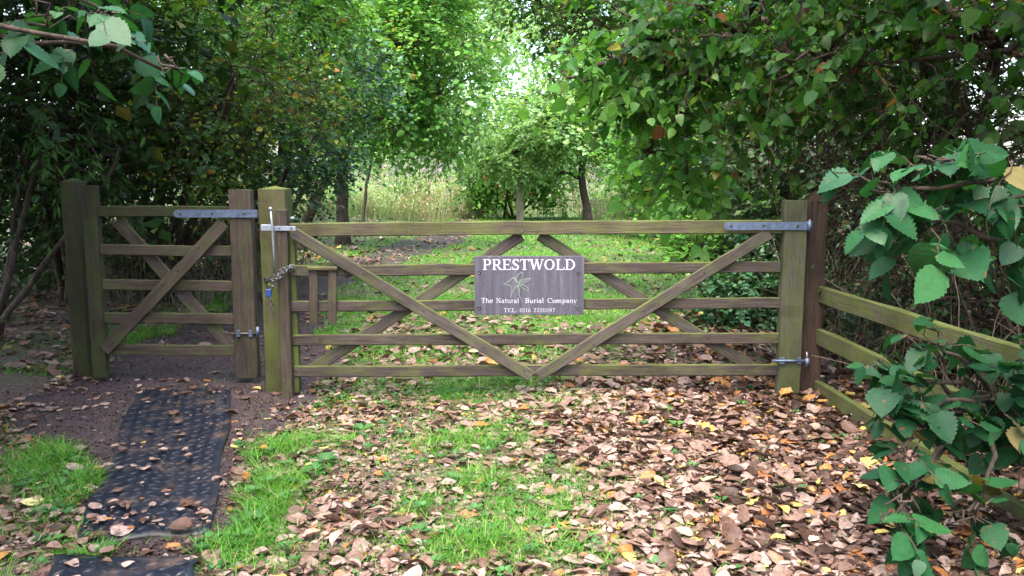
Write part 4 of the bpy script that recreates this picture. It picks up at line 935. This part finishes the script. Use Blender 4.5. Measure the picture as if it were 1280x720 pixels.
# ================================================================== ground cover
def blob(x, y, B):
    s = np.zeros(np.shape(x))
    for (px, py, rx, ry, w_) in B:
        c = G(px, py); s = np.maximum(s, w_ * np.exp(-(((x - c.x) / rx) ** 2 + ((y - c.y) / ry) ** 2)))
    return s
GB = [(318, 640, .17, .5, 1.5), (305, 540, .12, .35, 1.4), (345, 570, .2, .3, 1.0), (290, 690, .2, .2, 1.4), (210, 697, .35, .1, 1.0), (250, 712, .4, .07, .9), (112, 610, .16, .4, 1.2), (85, 570, .25, .5, 1.0), (118, 660, .08, .2, .8),
      (310, 480, .22, .3, .8), (400, 500, .3, .25, .5), (450, 490, .25, .3, .4), (560, 490, .35, .35, .7), (640, 480, .3, .2, .6), (560, 555, .35, .3, .45), (600, 690, .28, .2, .9), (660, 640, .28, .25, .75),
      (700, 600, .2, .25, .5), (520, 640, .16, .2, .55), (480, 690, .2, .12, .4), (720, 690, .2, .15, .7), (600, 600, .25, .25, .45), (700, 510, .3, .3, .5), (840, 660, .12, .12, .35), (640, 540, .25, .3, .5), (430, 560, .1, .12, .5)]
def nz2(x, y, f, s):
    q = np.random.default_rng(s).uniform(0, 6, 8)
    return (np.sin(x * f + q[0] + np.sin(y * f * .7 + q[1]) * 1.3) + np.sin(y * f * 1.2 + q[2] + np.sin(x * f * .8 + q[3]) * 1.4) + np.sin((x + y) * f * 1.9 + q[4]) * .6 + np.sin((x - y) * f * 2.3 + q[5]) * .6) / 3.2
def on_path(x, y): return np.abs(x - path_c(y)) < path_w(y) - .04
def on_mat(x, y): return in_quad(x, y, MAT_Q) | in_quad(x, y, MAT2_Q)
def grass_d(x, y):
    near = blob(x, y, GB) * (.8 + .75 * nz2(x, y, 8, 1)) + .08 + .08 * (nz2(x, y, 6, 2) > .35)
    mid = np.clip((y - 5.9) / 1.2, 0, 1); lit = np.clip((x - .1) / 1.2, 0, 1) * np.clip((9.2 - y) / 1.2, 0, 1)
    far = np.clip(.72 + .55 * nz2(x, y, 1.7, 3), .12, 1) * (1 - .85 * lit)
    far *= np.where(y > 14, 1 - .6 * np.clip((x - 3.2), 0, 1), 1)
    d = near * (1 - mid) + far * mid
    d = np.where(on_path(x, y), d * np.where(y > 13, .3, .03), d)
    d = np.where(x < path_c(y) - path_w(y) - .3, d * np.where(y > 6.5, .25, 1), d)
    d = np.where((x > 1.0) & (y < 6.2), d * .35, d)
    return np.where(on_mat(x, y), 0, d)
def litter_d(x, y):
    g_ = np.clip(blob(x, y, GB), 0, 1); right = np.clip((x - .2) / 1.0, 0, 1)
    near = (.72 + .5 * nz2(x, y, 2.6, 5)) * (1 - .7 * g_) + .55 * right
    far = np.clip(.38 + .3 * nz2(x, y, 2.2, 6), .04, 1) + .75 * np.clip((x - .1) / 1.2, 0, 1) * np.clip((9.6 - y) / 1.2, 0, 1) + .3 * np.clip((x - 2.0) / 1.5, 0, 1)
    mid = np.clip((y - 6.3) / 1.5, 0, 1); d = near * (1 - mid) + far * mid
    d = np.where((y > 6.3) & (y < 8.6) & (x > -1.5), np.maximum(d, .8), d)
    d = np.where((x < path_c(y) - path_w(y)) & (y > 8), .55, d)
    d = np.where((x > -5) & (x < -3) & (y > 14) & (y < 21), .8, d)
    d = np.where(on_path(x, y) & (y > 13), .5, d)
    d = np.where(on_path(x, y) & (y <= 13), .05 + .08 * (np.abs(x - path_c(y)) > path_w(y) * .7) + .1 * (y < 4), d)
    d = np.where((x < -2.3) & (y < 4.6) & ~on_path(x, y), d * .6, d)
    return np.where(on_mat(x, y), .025 + .3 * .7 * (y < G(200, 640).y) * (y > G(200, 690).y), d)
def sample(n, x0, x1, y0, y1, dens, r, fan=True):
    x = r.uniform(x0, x1, n); y = r.uniform(y0, y1, n)
    ok = r.uniform(0, 1, n) < dens(x, y)
    if fan: ok &= np.abs(x) < y * .66 + .8
    return x[ok], y[ok]
r = np.random.default_rng(11)
g = Geo(); dt = [T_dead(i) for i in range(9)]
def lay(n, x0, x1, y0, y1, size, near=True):
    x, y = sample(n, x0, x1, y0, y1, litter_d, r); N = len(x)
    z = H(x, y) + r.uniform(.004, .035, N) * np.clip(litter_d(x, y), .2, 1) + np.where(on_mat(x, y), .035, 0) + np.where(on_path(x, y), .012, 0)
    dens = np.clip(litter_d(x, y), 0, 1); tl = .08 + .26 * dens
    brown = np.clip((x - .6) / 1.4, 0, 1)
    rn = r.beta(2.2, 1.25, N) * .84; rn = np.where(r.uniform(0, 1, N) < brown * .55, r.beta(1.2, 2, N) * .5, rn)
    u = r.uniform(0, 1, N); rn = np.where(u < .05 + .05 * brown, r.uniform(.82, .93, N), rn); rn = np.where(u > .982, r.uniform(.93, 1, N), rn)
    which = r.integers(0, len(dt), N) if near else r.integers(0, 2, N)
    for i in range(len(dt) if near else 2):
        s_ = which == i; m_ = s_.sum()
        if m_ == 0: continue
        a = r.uniform(0, 6.283, m_); d = np.stack([np.cos(a), np.sin(a), r.normal(0, tl[s_] * .6)], 1); nn = np.stack([r.normal(0, tl[s_]), r.normal(0, tl[s_]), np.where(r.uniform(0, 1, m_) < .5, 1., -1.)], 1)
        sz = size * np.clip(np.exp(r.normal(-.05, .36, m_)), .4, 1.75)
        p = np.stack([x[s_], y[s_], z[s_] + np.abs(d[:, 2]) * sz * .25], 1)
        scatter(g, dt[i] if near else T_rhomb(.42, .2), p, d, nn, sz, rn[s_], curl=r.uniform(.3, 1.25, m_) if near else None)
lay(30000, -3.4, 3.9, 2.1, 6.3, .055)
lay(22000, -3.4, 3.9, 2.1, 6.3, .028)
lay(14000, 0, 4.2, 2.1, 6.6, .062)
lay(13000, -6.5, 5.5, 6.3, 10, .075)
lay(12000, -9, 8, 10, 17, .09, False)
lay(18000, -13, 13, 17, 34, .1, False)
n_ = 900; x, y = sample(n_ * 3, -3.4, 4, 2.1, 8, litter_d, r); x, y = x[:n_], y[:n_]; n_ = len(x); a = r.uniform(0, 6.283, n_); L_ = r.uniform(.05, .22, n_); t = np.linspace(-.5, .5, 5)
cv_ = r.normal(0, .12, n_)[:, None] * (t ** 2)[None]
P_ = np.stack([x[:, None] + L_[:, None] * (np.cos(a)[:, None] * t - np.sin(a)[:, None] * cv_), y[:, None] + L_[:, None] * (np.sin(a)[:, None] * t + np.cos(a)[:, None] * cv_), (H(x, y) + .03)[:, None] + r.uniform(0, .02, (n_, 1)) + t * 0], -1)
tubes(g, P_, np.broadcast_to(np.linspace(.003, .0015, 5), (n_, 5)), 4, rnd=.12)
tag(link('leaf_litter', g.mesh('leaf_litter', True, True), M['litter']), 'fallen brown and pinkish leaves strewn over the track', 'leaf litter', kind='stuff')
# grit and crumbs of leaf on the path
g = Geo(); n = 16000; y = r.uniform(2.3, 11, n); x = path_c(y) + path_w(y) * r.uniform(-1.1, 1.1, n)
ok = ~on_mat(x, y); x, y = x[ok], y[ok]; n = len(x); a = r.uniform(0, 6.28, n)
scatter(g, T_rhomb(.5, .3), np.stack([x, y, H(x, y) + .015 + r.uniform(0, .006, n)], 1), np.stack([np.cos(a), np.sin(a), r.normal(0, .3, n)], 1), np.stack([r.normal(0, .5, n), r.normal(0, .5, n), np.ones(n)], 1), r.uniform(.006, .02, n), r.beta(1, 2.2, n) * .5)
tag(link('path_grit', g.mesh('path_grit', False, True), M['litter']), 'crumbs of bark and leaf scattered over the purple brown path', 'grit', kind='stuff')
# grass
g = Geo()
def blades(n, x0, x1, y0, y1, ln, wd, segs):
    x, y = sample(n, x0, x1, y0, y1, grass_d, r); N = len(x); a = r.uniform(0, 6.283, N); le = .55
    d = np.stack([np.cos(a) * le, np.sin(a) * le, r.uniform(.5, 1.2, N)], 1); nn = np.stack([-np.cos(a), -np.sin(a), np.full(N, .6)], 1)
    L = ln * np.clip(r.normal(1, .35, N), .35, 2) * (.75 + .45 * grass_d(x, y))
    scatter(g, T_blade(segs, -.45), np.stack([x, y, H(x, y) - .004], 1), d, nn, L, np.where(r.uniform(0, 1, N) < .07, r.uniform(.95, 1, N), np.clip(r.beta(2, 2, N) + .25 * nz2(x, y, 3, 9), 0, .93)), wscale=np.clip(wd / L, 0, .5))
blades(330000, -3.2, 2.4, 2.1, 6.4, .07, .0042, 3)
blades(170000, -4.5, 4.5, 6.2, 11, .065, .007, 2)
blades(120000, -9, 9, 11, 19, .07, .012, 2)
blades(90000, -14, 14, 19, 34, .10, .022, 2)
tag(link('grass', g.mesh('grass', False, True), M['grass']), 'short green grass growing up through the fallen leaves', 'grass', kind='stuff')
# small broad leaved weeds
g = Geo(); nw = 620
x, y = sample(nw * 4, -2.6, 2.2, 2.3, 6.4, lambda a, b: np.clip(grass_d(a, b) * .7 + .1, 0, 1) * ~on_path(a, b) * ~on_mat(a, b), r); x, y = x[:nw], y[:nw]
for i in range(len(x)):
    kx = r.integers(4, 9); s_ = r.uniform(.013, .034) * (1.9 if r.uniform() < .07 else 1); a = r.uniform(0, 6.28) + np.arange(kx) * 6.283 / kx + r.normal(0, .3, kx)
    p = np.array([x[i], y[i], float(H(x[i], y[i])) + r.uniform(.015, .04)])[None] + np.stack([np.cos(a), np.sin(a), 0 * a], 1) * s_ * .35
    scatter(g, T_oval(.38, .08), p, np.stack([np.cos(a), np.sin(a), r.uniform(.1, .9, kx)], 1), np.tile([0, 0, 1.], (kx, 1)), np.full(kx, s_) * r.uniform(.8, 1.3, kx), np.full(kx, r.uniform(0, .9)))
tag(link('ground_weeds', g.mesh('ground_weeds', True, True), leaf_mat('leaf_weed', [(0, (.025, .085, .02)), (.6, (.045, .14, .035)), (1, (.08, .19, .05))], .3)), 'small broad leaved weeds dotted among the grass and leaves', 'weeds', kind='stuff')
# tall dry grass and weeds beyond the clearing
g = Geo()
def tall(n, x0, x1, y0, y1, h, wd, green, leafy):
    x = r.uniform(x0, x1, n); y = r.uniform(y0, y1, n); ok = nz2(x, y, 1.1, 12) + r.normal(0, .35, n) > .0; ok &= ~((np.abs(x - path_c(y)) < .7) & (y < 33)); x, y = x[ok], y[ok]; N = len(x)
    a = r.uniform(0, 6.283, N); d = np.stack([np.cos(a) * .22, np.sin(a) * .22, np.ones(N)], 1); nn = np.stack([-np.cos(a), -np.sin(a), np.full(N, .2)], 1)
    L = h * np.clip(r.normal(1, .32, N), .35, 1.7) * (.8 + .6 * nz2(x, y, 1.3, 14))
    base = np.where(nz2(x, y, .8, 15) + r.normal(0, .3, N) > green, r.uniform(.42, 1, N), r.uniform(0, .4, N))
    z0 = H(x, y); scatter(g, T_blade(3, -.18), np.stack([x, y, z0], 1), d, nn, L, base, wscale=wd / L)
    for t in leafy:
        s_ = r.uniform(0, 1, N) < .8; m_ = s_.sum(); b = r.uniform(0, 6.283, m_); dd = norm(d[s_])
        p = np.stack([x[s_], y[s_], z0[s_]], 1) + dd * (L[s_] * (t + r.uniform(-.08, .08, m_)))[:, None]; p[:, 2] -= .0
        scatter(g, T_rhomb(.17, .03), p, np.stack([np.cos(b), np.sin(b), r.uniform(-.2, 1, m_)], 1), np.stack([-np.cos(b) * .3, -np.sin(b) * .3, np.ones(m_)], 1), .16 * r.uniform(.6, 1.3, m_), base[s_])
tall(9000, -13, 13, 33.5, 42, 1.75, .022, .1, (.35, .5, .62, .74, .85, .93))
tall(3500, -9, -1.2, 30.5, 34, 1.3, .018, .15, (.4, .6, .8, .9))
tall(3500, 2.6, 11, 29.5, 34, 1.35, .018, -.1, (.4, .6, .8, .9))
tag(link('tall_grass', g.mesh('tall_grass', False, True), M['dry_grass']), 'tall dry grass and seeding weeds beyond the clearing', 'tall grass', kind='stuff')
# bare dry stems in the dark behind the fence and under the left hedge
g = Geo(); N = 420
x = np.concatenate([r.uniform(2.6, 4.6, N), r.uniform(-5.8, -3.3, N), r.uniform(-2.9, -2.4, 90) - .6]); y = np.concatenate([r.uniform(4.6, 9.3, N), r.uniform(9.8, 12.8, N), r.uniform(10.5, 12.5, 90)]); N = len(x)
t = np.linspace(0, 1, 6); le = r.normal(0, .35, (N, 2)); hh = r.uniform(.5, 1.6, N)
P_ = np.stack([x[:, None] + le[:, :1] * t ** 1.6, y[:, None] + le[:, 1:] * t ** 1.6, H(x, y)[:, None] + hh[:, None] * t - .35 * t ** 3 * r.uniform(0, 1, (N, 1))], -1)
P_[:, 1:] += r.normal(0, .012, (N, 5, 3)); tubes(g, P_, np.broadcast_to(np.linspace(.0055, .002, 6), (N, 6)), 3)
tag(link('dry_stems', g.mesh('dry_stems'), M['bark_pale']), 'bare dry stems standing in the dark undergrowth', 'dry stems', kind='stuff')
print('faces', sum(len(o.data.polygons) for o in S.objects if o.type == 'MESH'))
